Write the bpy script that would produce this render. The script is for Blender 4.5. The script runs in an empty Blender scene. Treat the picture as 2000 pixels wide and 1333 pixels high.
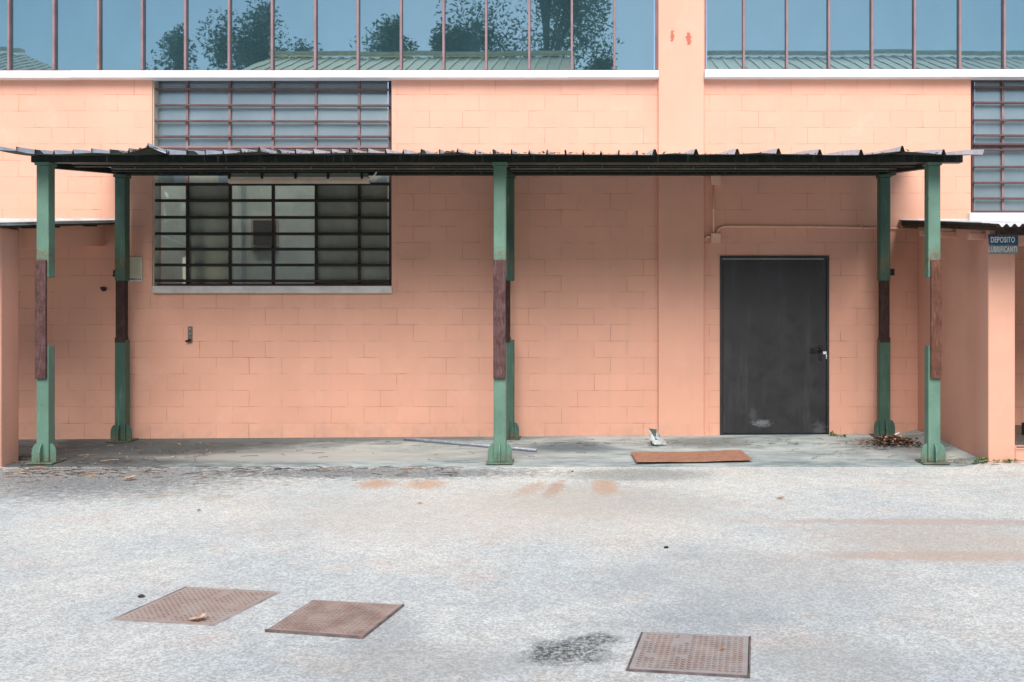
import bpy, bmesh, math, random
from mathutils import Vector, Matrix, noise
R = math.radians
rnd = random.Random(7)
C = bpy.context.scene.collection
SC = bpy.context.scene

# ------------------------------------------------------------------ camera, world, sun, exposure
F = 1900.0; D0 = 11.84; EYE = 1.63; VX = 1152.0; VY = 593.0
cd = bpy.data.cameras.new('camera'); cam = bpy.data.objects.new('camera', cd); C.objects.link(cam)
cam.location = (0, -D0, EYE); cam.rotation_euler = (R(90), 0, 0)
cd.sensor_width = 36; cd.lens = F / 2000 * 36
cd.shift_x = -(VX - 1000) / 2000; cd.shift_y = -(666.5 - VY) / 2000
cd.clip_start = 0.1; cd.clip_end = 500
SC.camera = cam
SUN_EL, SUN_AZ = R(41), R(1)      # azimuth from straight behind the camera, towards the right
w = bpy.data.worlds.new('World'); SC.world = w; w.use_nodes = True
nt = w.node_tree; bg = nt.nodes['Background']
sky = nt.nodes.new('ShaderNodeTexSky'); sky.sky_type = 'NISHITA'; sky.sun_disc = False
sky.sun_elevation = SUN_EL; sky.sun_rotation = math.pi - SUN_AZ
sky.air_density = 1.0; sky.dust_density = 0.5; sky.ozone_density = 1.0
nt.links.new(sky.outputs[0], bg.inputs[0]); bg.inputs[1].default_value = 0.085
sd = bpy.data.lights.new('sun', 'SUN'); sd.energy = 2.3; sd.angle = R(43); sd.color = (1.0, 0.94, 0.88)
sun = bpy.data.objects.new('sun', sd); C.objects.link(sun)
sdir = Vector((math.sin(SUN_AZ) * math.cos(SUN_EL), -math.cos(SUN_AZ) * math.cos(SUN_EL), math.sin(SUN_EL)))
sun.rotation_euler = sdir.to_track_quat('Z', 'Y').to_euler(); sun.location = (0, -20, 20)
SC.view_settings.view_transform = 'Standard'; SC.view_settings.look = 'None'
SC.view_settings.exposure = 1.15; SC.view_settings.gamma = 1.0
SC.render.engine = 'CYCLES'
SC.cycles.max_bounces = 8; SC.cycles.diffuse_bounces = 5

# ------------------------------------------------------------------ photo <-> world
def s_(t): return F / (D0 - t)
def X(px, t=0.0): return (px - VX) / s_(t)
def Z(py, t=0.0): return EYE + (VY - py) / s_(t)
def G(px, py, z=0.0):
    s = (py - VY) / (EYE - z); return Vector(((px - VX) / s, F / s - D0, z))

# ------------------------------------------------------------------ mesh helpers
class MB:
    def __init__(s): s.v = []; s.f = []; s.m = []
    def quad(s, *p, m=0):
        n = len(s.v); s.v += [Vector(q) for q in p]; s.f.append(tuple(range(n, n + len(p)))); s.m.append(m); return s
    def box(s, x0, x1, y0, y1, z0, z1, m=0, rot=None, piv=None):
        if x0 > x1: x0, x1 = x1, x0
        if y0 > y1: y0, y1 = y1, y0
        if z0 > z1: z0, z1 = z1, z0
        n = len(s.v)
        vs = [Vector(p) for p in ((x0,y0,z0),(x1,y0,z0),(x1,y1,z0),(x0,y1,z0),(x0,y0,z1),(x1,y0,z1),(x1,y1,z1),(x0,y1,z1))]
        if rot is not None:
            piv = Vector(piv) if piv is not None else sum(vs, Vector()) / 8
            vs = [rot @ (q - piv) + piv for q in vs]
        s.v += vs
        for f in ((3,2,1,0),(4,5,6,7),(0,1,5,4),(1,2,6,5),(2,3,7,6),(3,0,4,7)):
            s.f.append(tuple(n + i for i in f)); s.m.append(m)
        return s
    def hexa(s, vs, m=0):
        n = len(s.v); s.v += [Vector(q) for q in vs]
        for f in ((3,2,1,0),(4,5,6,7),(0,1,5,4),(1,2,6,5),(2,3,7,6),(3,0,4,7)):
            s.f.append(tuple(n + i for i in f)); s.m.append(m)
        return s
    def tube(s, pts, r, seg=10, m=0):
        pts = [Vector(p) for p in pts]; rings = []
        rr = r if isinstance(r, (list, tuple)) else [r] * len(pts)
        for i, p in enumerate(pts):
            d = (pts[min(i + 1, len(pts) - 1)] - pts[max(i - 1, 0)]).normalized()
            a = d.cross(Vector((0, 0, 1)));
            if a.length < 0.05: a = d.cross(Vector((0, 1, 0)))
            a.normalize(); b = d.cross(a)
            n = len(s.v)
            for k in range(seg):
                th = 2 * math.pi * k / seg
                s.v.append(p + (a * math.cos(th) + b * math.sin(th)) * rr[i])
            rings.append(n)
        for i in range(len(rings) - 1):
            for k in range(seg):
                k2 = (k + 1) % seg
                s.f.append((rings[i] + k, rings[i] + k2, rings[i+1] + k2, rings[i+1] + k)); s.m.append(m)
        s.f.append(tuple(rings[0] + k for k in range(seg))); s.m.append(m)
        s.f.append(tuple(rings[-1] + k for k in range(seg))[::-1]); s.m.append(m)
        return s
    def prism(s, poly, ax, a, b, m=0):
        """poly: 2D points; extruded along axis ax (0=x,1=y,2=z) from a to b"""
        def p3(q, h):
            c = [0, 0, 0]; o = [i for i in range(3) if i != ax]; c[ax] = h; c[o[0]] = q[0]; c[o[1]] = q[1]; return Vector(c)
        n = len(s.v); k = len(poly)
        s.v += [p3(q, a) for q in poly] + [p3(q, b) for q in poly]
        s.f.append(tuple(range(n, n + k))[::-1]); s.m.append(m)
        s.f.append(tuple(range(n + k, n + 2 * k))); s.m.append(m)
        for i in range(k):
            j = (i + 1) % k
            s.f.append((n + i, n + j, n + k + j, n + k + i)); s.m.append(m)
        return s

ORG = {}
def tag(o, label=None, cat=None, group=None, kind=None):
    if label: o['label'] = label
    if cat: o['category'] = cat
    if group: o['group'] = group
    if kind: o['kind'] = kind
    return o
def thing(name, loc, label, cat, group=None):
    o = bpy.data.objects.new(name, None); C.objects.link(o); o.location = loc; o.empty_display_size = 0.1
    ORG[o.name] = Vector(loc); return tag(o, label, cat, group)
def obj(name, mb, mats, parent=None, smooth=False, bevel=0, loc=None):
    if not isinstance(mats, (list, tuple)): mats = [mats]
    if loc is not None: base = Vector(loc)
    elif parent is None and mb.v:
        xs = [q.x for q in mb.v]; ys = [q.y for q in mb.v]
        base = Vector(((min(xs)+max(xs))/2, (min(ys)+max(ys))/2, min(q.z for q in mb.v)))
    elif parent is not None: base = ORG[parent.name].copy()
    me = bpy.data.meshes.new(name)
    me.from_pydata([tuple(q - base) for q in mb.v], [], mb.f)
    for m in mats: me.materials.append(m)
    for p, mi in zip(me.polygons, mb.m): p.material_index = mi; p.use_smooth = smooth
    bm = bmesh.new(); bm.from_mesh(me); bmesh.ops.recalc_face_normals(bm, faces=bm.faces); bm.to_mesh(me); bm.free()
    o = bpy.data.objects.new(name, me); C.objects.link(o)
    ORG[o.name] = base
    if parent is not None:
        o.parent = parent; o.location = base - ORG[parent.name]
    else: o.location = base
    if bevel:
        b = o.modifiers.new('bevel', 'BEVEL'); b.width = bevel; b.segments = 2; b.limit_method = 'ANGLE'
    return o
def struct(name, mb, mats, **k): return tag(obj(name, mb, mats, **k), kind='structure')

# ------------------------------------------------------------------ materials
class NT:
    def __init__(s, name):
        s.mat = bpy.data.materials.new(name); s.mat.use_nodes = True; s.t = s.mat.node_tree; s.n = s.t.nodes
        s.b = s.n['Principled BSDF']; s.out = s.n['Material Output']
        g = s.n.new('ShaderNodeNewGeometry'); s.pos = g.outputs['Position']
    def link(s, a, b): s.t.links.new(a, b)
    def set(s, sock, v):
        if isinstance(v, bpy.types.NodeSocket): s.link(v, sock)
        else: sock.default_value = v
    def math(s, op, a, b=None, c=None, clamp=False):
        n = s.n.new('ShaderNodeMath'); n.operation = op; n.use_clamp = clamp
        s.set(n.inputs[0], a)
        if b is not None: s.set(n.inputs[1], b)
        if c is not None: s.set(n.inputs[2], c)
        return n.outputs[0]
    def mapping(s, loc=(0,0,0), scale=(1,1,1), rot=(0,0,0), vec=None):
        n = s.n.new('ShaderNodeMapping'); s.link(vec or s.pos, n.inputs[0])
        n.inputs['Location'].default_value = loc; n.inputs['Scale'].default_value = scale; n.inputs['Rotation'].default_value = rot
        return n.outputs[0]
    def noise(s, scale, detail=4, rough=0.6, vec=None, dist=0.0):
        n = s.n.new('ShaderNodeTexNoise'); s.link(vec or s.pos, n.inputs['Vector'])
        n.inputs['Scale'].default_value = scale; n.inputs['Detail'].default_value = detail
        n.inputs['Roughness'].default_value = rough; n.inputs['Distortion'].default_value = dist
        return n.outputs[0]
    def voro(s, scale, vec=None, out='Distance'):
        n = s.n.new('ShaderNodeTexVoronoi'); s.link(vec or s.pos, n.inputs['Vector']); n.inputs['Scale'].default_value = scale
        return n.outputs[out]
    def ramp(s, v, a, b, lo=0.0, hi=1.0):
        n = s.n.new('ShaderNodeMapRange'); n.interpolation_type = 'SMOOTHSTEP'; s.link(v, n.inputs[0])
        n.inputs[1].default_value = a; n.inputs[2].default_value = b; n.inputs[3].default_value = lo; n.inputs[4].default_value = hi
        return n.outputs[0]
    def mix(s, f, a, b, mode='MIX'):
        n = s.n.new('ShaderNodeMix'); n.data_type = 'RGBA'; n.blend_type = mode; n.clamp_factor = True
        s.set(n.inputs[0], f)
        for sock, v in ((n.inputs[6], a), (n.inputs[7], b)):
            if isinstance(v, bpy.types.NodeSocket): s.link(v, sock)
            else: sock.default_value = (*v, 1)
        return n.outputs[2]
    def sep(s):
        n = s.n.new('ShaderNodeSeparateXYZ'); s.link(s.pos, n.inputs[0]); return n.outputs
    def bump(s, h, strength=0.3, dist=0.01, nrm=None):
        n = s.n.new('ShaderNodeBump'); n.inputs['Strength'].default_value = strength; n.inputs['Distance'].default_value = dist
        s.link(h, n.inputs['Height'])
        if nrm: s.link(nrm, n.inputs['Normal'])
        return n.outputs[0]
    def fin(s, col, rough=0.7, metal=0.0, nrm=None, spec=0.5):
        if isinstance(col, bpy.types.NodeSocket): s.link(col, s.b.inputs['Base Color'])
        else: s.b.inputs['Base Color'].default_value = (*col, 1)
        s.set(s.b.inputs['Roughness'], rough); s.b.inputs['Metallic'].default_value = metal
        s.b.inputs['Specular IOR Level'].default_value = spec
        if nrm: s.link(nrm, s.b.inputs['Normal'])
        return s.mat
    def ellipse(s, cx, cy, rx, ry, rot=0.0, soft=0.5, warp=0.0, wscale=8.0):
        """mask 1 inside an ellipse on the ground (world xy)"""
        sp = s.sep(); dx = s.math('SUBTRACT', sp[0], cx); dy = s.math('SUBTRACT', sp[1], cy)
        c, q = math.cos(rot), math.sin(rot)
        u = s.math('ADD', s.math('MULTIPLY', dx, c / rx), s.math('MULTIPLY', dy, q / rx))
        v = s.math('ADD', s.math('MULTIPLY', dx, -q / ry), s.math('MULTIPLY', dy, c / ry))
        d = s.math('SQRT', s.math('ADD', s.math('MULTIPLY', u, u), s.math('MULTIPLY', v, v)))
        if warp: d = s.math('ADD', d, s.math('MULTIPLY', s.math('SUBTRACT', s.noise(wscale, 5, 0.7), 0.5), warp))
        return s.ramp(d, 1.0 + soft / 2, 1.0 - soft / 2)

def worn(name, col, rough=0.7, metal=0.0, var=0.15, scale=6.0, bump=0.15, bscale=60, spec=0.4, streak=None):
    n = NT(name); a = n.noise(scale, 5, 0.65)
    dk = tuple(c * (1 - var) for c in col); lt = tuple(min(1, c * (1 + var)) for c in col)
    c = n.mix(n.ramp(a, 0.3, 0.7), dk, lt)
    if streak:
        sv = n.noise(1.0, 5, 0.7, n.mapping(scale=(30, 30, 1.5)))
        c = n.mix(n.ramp(sv, 0.52, 0.75, 0, streak[1]), c, streak[0])
    return n.fin(c, rough, metal, n.bump(n.noise(bscale, 4, 0.6), bump, 0.004), spec)

PEACH = (0.73, 0.390, 0.279)
def wall_mat(name, blocks=True, marks=False):
    n = NT(name); sp = n.sep()
    base = n.mix(n.ramp(n.noise(0.9, 4, 0.6), 0.3, 0.7), tuple(c * 0.95 for c in PEACH), tuple(c * 1.04 for c in PEACH))
    base = n.mix(n.ramp(n.noise(9, 5, 0.7), 0.55, 0.8, 0, 0.22), base, (0.60, 0.31, 0.22))
    st_ = n.noise(1.0, 5, 0.7, n.mapping(scale=(7, 7, 0.45)))
    base = n.mix(n.ramp(st_, 0.5, 0.75, 0, 0.28), base, (0.58, 0.36, 0.27))
    base = n.mix(n.ramp(n.noise(2.4, 5, 0.7, n.mapping(loc=(8, 2, 4))), 0.54, 0.72, 0, 0.3), base, (0.78, 0.47, 0.36))
    grime = n.math('MULTIPLY', n.ramp(sp[2], 0.28, 0.0), n.ramp(n.noise(3.5, 6, 0.7), 0.35, 0.7))
    base = n.mix(n.math('MULTIPLY', grime, 0.4), base, (0.36, 0.25, 0.19))
    fine = n.noise(70, 4, 0.7)
    h = n.math('MULTIPLY', fine, 0.4)
    if blocks:
        cv = n.n.new('ShaderNodeCombineXYZ')
        wob = n.math('MULTIPLY', n.math('SUBTRACT', n.noise(2.2, 3, 0.5), 0.5), 0.018)
        wob2 = n.math('MULTIPLY', n.math('SUBTRACT', n.noise(3.1, 3, 0.5, n.mapping(loc=(7, 3, 1))), 0.5), 0.014)
        n.link(n.math('ADD', n.math('ADD', sp[0], 0.548), wob), cv.inputs[0])
        n.link(n.math('ADD', n.math('SUBTRACT', sp[2], 0.17), wob2), cv.inputs[1])
        def brick(mortar, smooth):
            bt = n.n.new('ShaderNodeTexBrick'); bt.offset = 0.5; bt.offset_frequency = 2; bt.squash = 1.0
            n.link(cv.outputs[0], bt.inputs['Vector'])
            bt.inputs['Scale'].default_value = 1.0; bt.inputs['Mortar Size'].default_value = mortar
            bt.inputs['Mortar Smooth'].default_value = smooth; bt.inputs['Brick Width'].default_value = 0.4
            bt.inputs['Row Height'].default_value = 0.2; bt.inputs['Bias'].default_value = 0.0
            bt.inputs['Mortar'].default_value = (1, 1, 1, 1); bt.inputs['Color1'].default_value = (0.975, 0.975, 0.975, 1); bt.inputs['Color2'].default_value = (1.02, 1.02, 1.02, 1)
            return bt
        bt = brick(0.0032, 0.5); wide = brick(0.008, 1.0)
        cond = n.ramp(n.noise(2.9, 2, 0.6, n.mapping(loc=(3, 0, 5))), 0.42, 0.60, 0.16, 1.0)
        crisp = n.math('MULTIPLY', bt.outputs['Fac'], cond)
        base = n.mix(1.0, base, bt.outputs['Color'], 'MULTIPLY')
        deep = n.ramp(n.noise(4.3, 2, 0.5, n.mapping(loc=(1, 0, 9))), 0.55, 0.68)
        base = n.mix(n.math('MULTIPLY', crisp, n.math('ADD', n.math('MULTIPLY', deep, 0.45), 0.5)), base, (0.26, 0.12, 0.07))
        h = n.math('SUBTRACT', h, n.math('MULTIPLY', n.math('ADD', crisp, n.math('MULTIPLY', n.math('MULTIPLY', wide.outputs['Fac'], cond), 0.4)), 0.9))
    if marks:
        for (px, py, rx, rz) in ((1313, 71, 0.030, 0.075), (1345, 76, 0.034, 0.085)):
            dx = n.math('DIVIDE', n.math('SUBTRACT', sp[0], X(px, 0.05)), rx); dz = n.math('DIVIDE', n.math('SUBTRACT', sp[2], Z(py, 0.05)), rz)
            d = n.math('SQRT', n.math('ADD', n.math('MULTIPLY', dx, dx), n.math('MULTIPLY', dz, dz)))
            d = n.math('ADD', d, n.math('MULTIPLY', n.math('SUBTRACT', n.noise(30, 4, 0.7), 0.5), 2.6))
            base = n.mix(n.ramp(d, 1.1, 0.6, 0, 0.8), base, (0.42, 0.09, 0.05))
    return n.fin(base, 0.82, 0, n.bump(h, 0.5, 0.004), 0.25)
M = {}
M['wall'] = wall_mat('peach_painted_blockwork'); M['plaster'] = wall_mat('peach_plaster', False); M['pilaster'] = wall_mat('peach_pilaster', False, True)
def green(name, c):
    n = NT(name); col = n.mix(n.ramp(n.noise(3, 4, 0.6), 0.3, 0.7), tuple(k * 0.85 for k in c), tuple(k * 1.12 for k in c))
    col = n.mix(n.ramp(n.noise(1, 5, 0.7, n.mapping(scale=(45, 45, 2.5))), 0.55, 0.75, 0, 0.35), col, (0.30, 0.42, 0.34))
    col = n.mix(n.ramp(n.noise(26, 5, 0.75), 0.62, 0.68, 0, 0.8), col, (0.12, 0.065, 0.035))
    sz = n.sep()[2]; foot = n.math('ADD', n.ramp(sz, 0.16, 0.0), n.math('MULTIPLY', n.ramp(n.math('ABSOLUTE', n.math('SUBTRACT', sz, 2.1)), 0.16, 0.0), 0.9))
    col = n.mix(n.math('MULTIPLY', foot, n.ramp(n.noise(18, 5, 0.75), 0.42, 0.62)), col, (0.16, 0.10, 0.055))
    col = n.mix(n.ramp(n.noise(60, 3, 0.7, n.mapping(loc=(3, 3, 3))), 0.70, 0.76, 0, 0.6), col, (0.5, 0.55, 0.5))
    return n.fin(col, 0.5, 0, n.bump(n.noise(40, 4), 0.15, 0.003), 0.4)
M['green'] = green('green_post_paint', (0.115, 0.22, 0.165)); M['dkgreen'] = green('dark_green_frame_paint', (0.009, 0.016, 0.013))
def rusty(name, a, b, c):
    n = NT(name); k = n.mix(n.ramp(n.noise(12, 6, 0.75), 0.35, 0.65), a, b)
    k = n.mix(n.ramp(n.noise(1, 5, 0.75, n.mapping(scale=(60, 60, 9))), 0.5, 0.68, 0, 0.7), k, c)
    return n.fin(k, 0.75, 0, n.bump(n.noise(50, 5, 0.7), 0.4, 0.004), 0.3)
M['splice'] = rusty('brown_steel_splice', (0.06, 0.026, 0.022), (0.115, 0.06, 0.058), (0.18, 0.115, 0.115))
M['plate_rust'] = rusty('rusty_sheet', (0.33, 0.15, 0.09), (0.43, 0.22, 0.14), (0.58, 0.42, 0.32))
M['roof_top'] = worn('galvanised_roof', (0.56, 0.60, 0.64), 0.45, 0.3, 0.15, 5)
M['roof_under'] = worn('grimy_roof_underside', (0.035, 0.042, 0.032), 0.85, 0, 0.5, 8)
M['fibre_top'] = worn('weathered_corrugated_top', (0.58, 0.60, 0.60), 0.8, 0, 0.2, 5)
M['fibre_edge'] = worn('mossy_corrugated_edge', (0.05, 0.035, 0.025), 0.9, 0, 0.5, 20)
M['white_sill'] = worn('white_metal_sill', (0.80, 0.81, 0.82), 0.45, 0, 0.05, 3)
M['grey_sill'] = worn('grey_metal_sill', (0.60, 0.58, 0.55), 0.4, 0.2, 0.12, 4)
M['mullion'] = worn('dusty_red_glazing_bar', (0.25, 0.155, 0.16), 0.6, 0, 0.15, 5)
M['bar'] = worn('brown_red_grille_paint', (0.10, 0.052, 0.052), 0.5, 0, 0.2, 8)
M['cream'] = worn('cream_plastic', (0.50, 0.43, 0.34), 0.5, 0, 0.1, 8)
M['black'] = worn('black_plastic', (0.012, 0.012, 0.013), 0.5, 0, 0.2, 20)
M['dark'] = worn('dark_interior_paint', (0.02, 0.025, 0.024), 0.7, 0, 0.3, 5)
M['white'] = worn('white_plastic', (0.75, 0.75, 0.73), 0.4, 0, 0.05, 20)
M['steel'] = worn('dull_steel_pipe', (0.36, 0.40, 0.45), 0.45, 0.3, 0.2, 20)
M['greymetal'] = worn('grey_zinc', (0.18, 0.17, 0.15), 0.5, 0.6, 0.4, 60)
M['conduit'] = worn('peach_painted_conduit', (0.80, 0.50, 0.36), 0.6, 0, 0.08, 8)
M['inner'] = worn('pale_interior_wall', (0.66, 0.72, 0.62), 0.8, 0, 0.12, 2.5)
M['floor'] = worn('interior_floor', (0.22, 0.22, 0.20), 0.8)
M['notice'] = worn('faded_yellow_notice', (0.56, 0.56, 0.40), 0.5, 0, 0.08, 12)

def ground_mats():
    out = []
    for kind in (0, 1):
        n = NT('asphalt' if kind == 0 else 'concrete_slab_surface')
        flat = n.mapping(scale=(1, 1, 1))
        if kind == 0:
            big = n.noise(0.55, 5, 0.6); mid = n.noise(1.7, 5, 0.65, n.mapping(loc=(4, 9, 0)))
            c = n.mix(n.ramp(big, 0.35, 0.62), (0.74, 0.73, 0.655), (0.61, 0.635, 0.60))
            c = n.mix(n.ramp(mid, 0.5, 0.72, 0, 0.7), c, (0.70, 0.62, 0.53))
            sp1 = n.voro(85, None, 'Color')
            sx = n.n.new('ShaderNodeSeparateColor'); n.link(sp1, sx.inputs[0])
            g1 = n.ramp(sx.outputs[0], 0.0, 1.0, 0.80, 1.20)
            g2 = n.ramp(n.noise(230, 2, 0.8), 0.30, 0.70, 0.80, 1.18)
            g2 = n.math('MULTIPLY', g2, n.ramp(n.voro(46), 0.08, 0.2, 0.80, 1.0))
            g3 = n.ramp(n.noise(7, 6, 0.8), 0.3, 0.7, 0.90, 1.08)
            gm = n.math('MULTIPLY', n.math('MULTIPLY', g1, g2), g3)
            cc = n.n.new('ShaderNodeCombineColor')
            for i in range(3): n.link(gm, cc.inputs[i])
            c = n.mix(1.0, c, cc.outputs[0], 'MULTIPLY')
            # stains that lie on the ground
            stains = []
            def st(px, py, wpx, hpx, col, amt, rot=0.0, soft=1.0, warp=2.2, ws=17.0):
                p = G(px, py); s = (py - VY) / EYE; p2 = G(px, py + hpx / 2); p1 = G(px, py - hpx / 2)
                stains.append((p.x, p.y, wpx / s / 2, abs(p2.y - p1.y) / 2, col, amt, rot, soft, warp, ws))
            rust = (0.62, 0.33, 0.16)
            st(735, 943, 66, 17, rust, 0.85); st(832, 944, 78, 16, rust, 0.85, 0.25)
            st(1036, 953, 38, 28, rust, 0.6, -0.2); st(1083, 953, 32, 32, (0.54, 0.28, 0.16), 0.85, -0.12); st(1181, 949, 50, 30, rust, 0.85, 0, 0.9, 1.0)
            st(1150, 975, 420, 60, (0.46, 0.40, 0.32), 0.5, 0, 1.2)
            st(318, 965, 80, 12, (0.50, 0.40, 0.24), 0.45, 0.9); st(425, 970, 70, 11, (0.50, 0.40, 0.24), 0.45, 0.9)
            st(1860, 1017, 660, 12, (0.56, 0.39, 0.31), 0.7, -0.035, 1.0, 1.4, 5); st(1860, 1083, 560, 19, (0.62, 0.41, 0.29), 0.75, -0.035, 1.0, 1.4, 5)
            st(1830, 1050, 440, 75, (0.56, 0.46, 0.36), 0.65, -0.03, 1.0); st(960, 1000, 900, 90, (0.66, 0.58, 0.47), 0.5, 0, 1.2, 1.6, 2)
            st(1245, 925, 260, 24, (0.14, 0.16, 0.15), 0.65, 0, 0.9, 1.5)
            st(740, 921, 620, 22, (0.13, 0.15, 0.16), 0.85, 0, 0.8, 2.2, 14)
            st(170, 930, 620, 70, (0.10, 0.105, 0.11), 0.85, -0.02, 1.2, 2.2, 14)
            st(740, 1230, 160, 90, (0.20, 0.21, 0.23), 0.4, 0.3, 1.2, 1.6)
            st(1480, 1120, 520, 120, (0.36, 0.37, 0.36), 0.5, 0, 1.2, 1.6, 2)
            st(1340, 1210, 330, 60, (0.23, 0.25, 0.26), 0.35, 0, 1.2, 1.6, 3)
            st(820, 1290, 420, 70, (0.42, 0.38, 0.32), 0.45, 0, 1.2, 1.6, 3)
            st(1640, 1290, 300, 90, (0.43, 0.39, 0.33), 0.45, 0, 1.2, 1.6, 3)
            for (cx, cy, rx, ry, col, amt, rot, soft, warp, ws) in stains:
                e = n.ellipse(cx, cy, rx, ry, rot, soft, warp, ws)
                e = n.math('MULTIPLY', e, n.ramp(n.noise(55, 4, 0.8, n.mapping(loc=(cx, cy, 0))), 0.34, 0.62, 0.45, 1.0))
                c = n.mix(n.math('MULTIPLY', e, amt), c, col)
            p = G(1118, 1265); e = n.math('MAXIMUM', n.ellipse(p.x - .03, p.y - .03, 0.18, 0.17, 0.1, 1.1, 1.9, 7.0), n.ellipse(p.x + .11, p.y + .13, 0.11, 0.09, 0.1, 1.1, 1.9, 9.0))
            e = n.math('MULTIPLY', e, n.ramp(n.noise(48, 4, 0.85), 0.36, 0.58)); c = n.mix(n.math('MULTIPLY', e, 0.9), c, (0.028, 0.035, 0.035))
            # cracks
            h = n.math('ADD', n.math('MULTIPLY', sx.outputs[0], 0.8), n.math('MULTIPLY', n.noise(150, 2, 0.8), 0.7))
            out.append(n.fin(c, 0.88, 0, n.bump(h, 0.55, 0.006), 0.25))
        else:
            m1 = n.noise(1.0, 6, 0.7, n.mapping(scale=(1.0, 2.4, 1))); m2 = n.noise(1.0, 6, 0.75, n.mapping(loc=(5, 2, 0), scale=(4, 12, 1)))
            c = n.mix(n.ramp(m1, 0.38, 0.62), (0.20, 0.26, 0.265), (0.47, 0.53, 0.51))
            c = n.mix(n.ramp(m2, 0.42, 0.66, 0, 0.6), c, (0.58, 0.60, 0.56))
            c = n.mix(n.ramp(n.noise(24, 5, 0.8), 0.62, 0.72, 0, 0.6), c, (0.10, 0.105, 0.10))
            def sg(px, py, rx, ry, col, amt, warp=1.2):
                p = G(px, py); return n.mix(n.math('MULTIPLY', n.ellipse(p.x, p.y, rx, ry, 0, 1.0, warp, 3.5), amt), c, col)
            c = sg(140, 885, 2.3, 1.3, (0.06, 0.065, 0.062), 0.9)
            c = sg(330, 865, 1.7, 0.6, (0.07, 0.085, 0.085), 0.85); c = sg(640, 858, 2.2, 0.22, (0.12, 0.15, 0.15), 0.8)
            c = sg(560, 893, 1.3, 0.28, (0.50, 0.50, 0.45), 0.7)
            c = sg(780, 885, 1.6, 0.5, (0.48, 0.48, 0.42), 0.45)
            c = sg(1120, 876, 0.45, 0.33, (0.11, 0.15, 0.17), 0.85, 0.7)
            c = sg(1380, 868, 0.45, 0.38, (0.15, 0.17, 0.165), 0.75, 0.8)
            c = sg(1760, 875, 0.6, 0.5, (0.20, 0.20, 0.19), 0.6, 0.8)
            h = n.math('ADD', n.noise(30, 5, 0.7), n.math('MULTIPLY', n.noise(2, 3), 2))
            out.append(n.fin(c, 0.8, 0, n.bump(h, 0.25, 0.005), 0.3))
    return out
M['asphalt'], M['slab'] = ground_mats()

def mirror_glass(name, tint, rough, diff, gl):
    """tinted reflective glazing: mirror-like coat over a diffuse tinted layer"""
    n = NT(name); n.n.remove(n.b)
    g = n.n.new('ShaderNodeBsdfGlossy'); g.inputs['Color'].default_value = (*tint, 1); g.inputs['Roughness'].default_value = rough
    wav = n.bump(n.noise(0.9, 2, 0.4, n.mapping(scale=(1.9, 1, 0.7))), 0.04, 0.02); n.link(wav, g.inputs['Normal'])
    d = n.n.new('ShaderNodeBsdfDiffuse')
    sm = n.ramp(n.noise(1.3, 5, 0.7, n.mapping(scale=(2, 1, 1))), 0.3, 0.8)
    n.link(n.mix(sm, tuple(k * 0.88 for k in diff), tuple(min(1, k * 1.25) for k in diff)), d.inputs['Color'])
    mx = n.n.new('ShaderNodeMixShader'); mx.inputs[0].default_value = gl
    n.link(d.outputs[0], mx.inputs[1]); n.link(g.outputs[0], mx.inputs[2]); n.link(mx.outputs[0], n.out.inputs[0])
    return n.mat
M['solar'] = mirror_glass('solar_glazing', (0.27, 0.36, 0.37), 0.012, (0.07, 0.15, 0.18), 0.74)  # teal diffuse share is painted haze that lifts the dark reflections
M['frost_hi'] = mirror_glass('dusty_upper_glass', (0.32, 0.43, 0.48), 0.28, (0.26, 0.32, 0.34), 0.6)
M['frost_lo'] = mirror_glass('dusty_lower_glass', (0.20, 0.22, 0.19), 0.12, (0.30, 0.325, 0.27), 0.24)
def clear_glass():
    n = NT('clear_window_glass'); n.n.remove(n.b)
    g = n.n.new('ShaderNodeBsdfGlossy'); g.inputs['Color'].default_value = (0.8, 0.86, 0.8, 1); g.inputs['Roughness'].default_value = 0.02
    tr = n.n.new('ShaderNodeBsdfTransparent'); tr.inputs['Color'].default_value = (0.93, 0.96, 0.90, 1)
    mx = n.n.new('ShaderNodeMixShader'); mx.inputs[0].default_value = 0.16
    n.link(tr.outputs[0], mx.inputs[1]); n.link(g.outputs[0], mx.inputs[2]); n.link(mx.outputs[0], n.out.inputs[0]); return n.mat
M['clear'] = clear_glass()
def door_mat():
    n = NT('charcoal_door_paint'); sp = n.sep()
    c = n.mix(n.ramp(n.noise(2.5, 5, 0.65), 0.3, 0.7), (0.012, 0.013, 0.015), (0.023, 0.023, 0.026))
    c = n.mix(n.ramp(n.noise(1, 4, 0.7, n.mapping(scale=(7, 7, 0.8))), 0.5, 0.75, 0, 0.35), c, (0.07, 0.072, 0.075))
    for (px, py, rx, rz, amt) in ((1488, 827, 0.12, 0.05, 0.7), (1600, 840, 0.09, 0.11, 0.3), (1470, 812, 0.05, 0.1, 0.2)):
        dx = n.math('DIVIDE', n.math('SUBTRACT', sp[0], X(px)), rx); dz = n.math('DIVIDE', n.math('SUBTRACT', sp[2], Z(py)), rz)
        d = n.math('SQRT', n.math('ADD', n.math('MULTIPLY', dx, dx), n.math('MULTIPLY', dz, dz)))
        d = n.math('ADD', d, n.math('MULTIPLY', n.math('SUBTRACT', n.noise(14, 5, 0.75, n.mapping(scale=(1, 1, 2.5))), 0.5), 3.0))
        c = n.mix(n.ramp(d, 1.2, 0.3, 0, amt * .7), c, (0.26, 0.28, 0.30))
    return n.fin(c, n.ramp(n.noise(5, 4, .7), .3, .7, .38, .6), 0, n.bump(n.noise(2.2, 3), 0.35, 0.02, n.bump(n.noise(25, 4), 0.12, 0.003)), 0.5)
M['door'] = door_mat()

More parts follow.
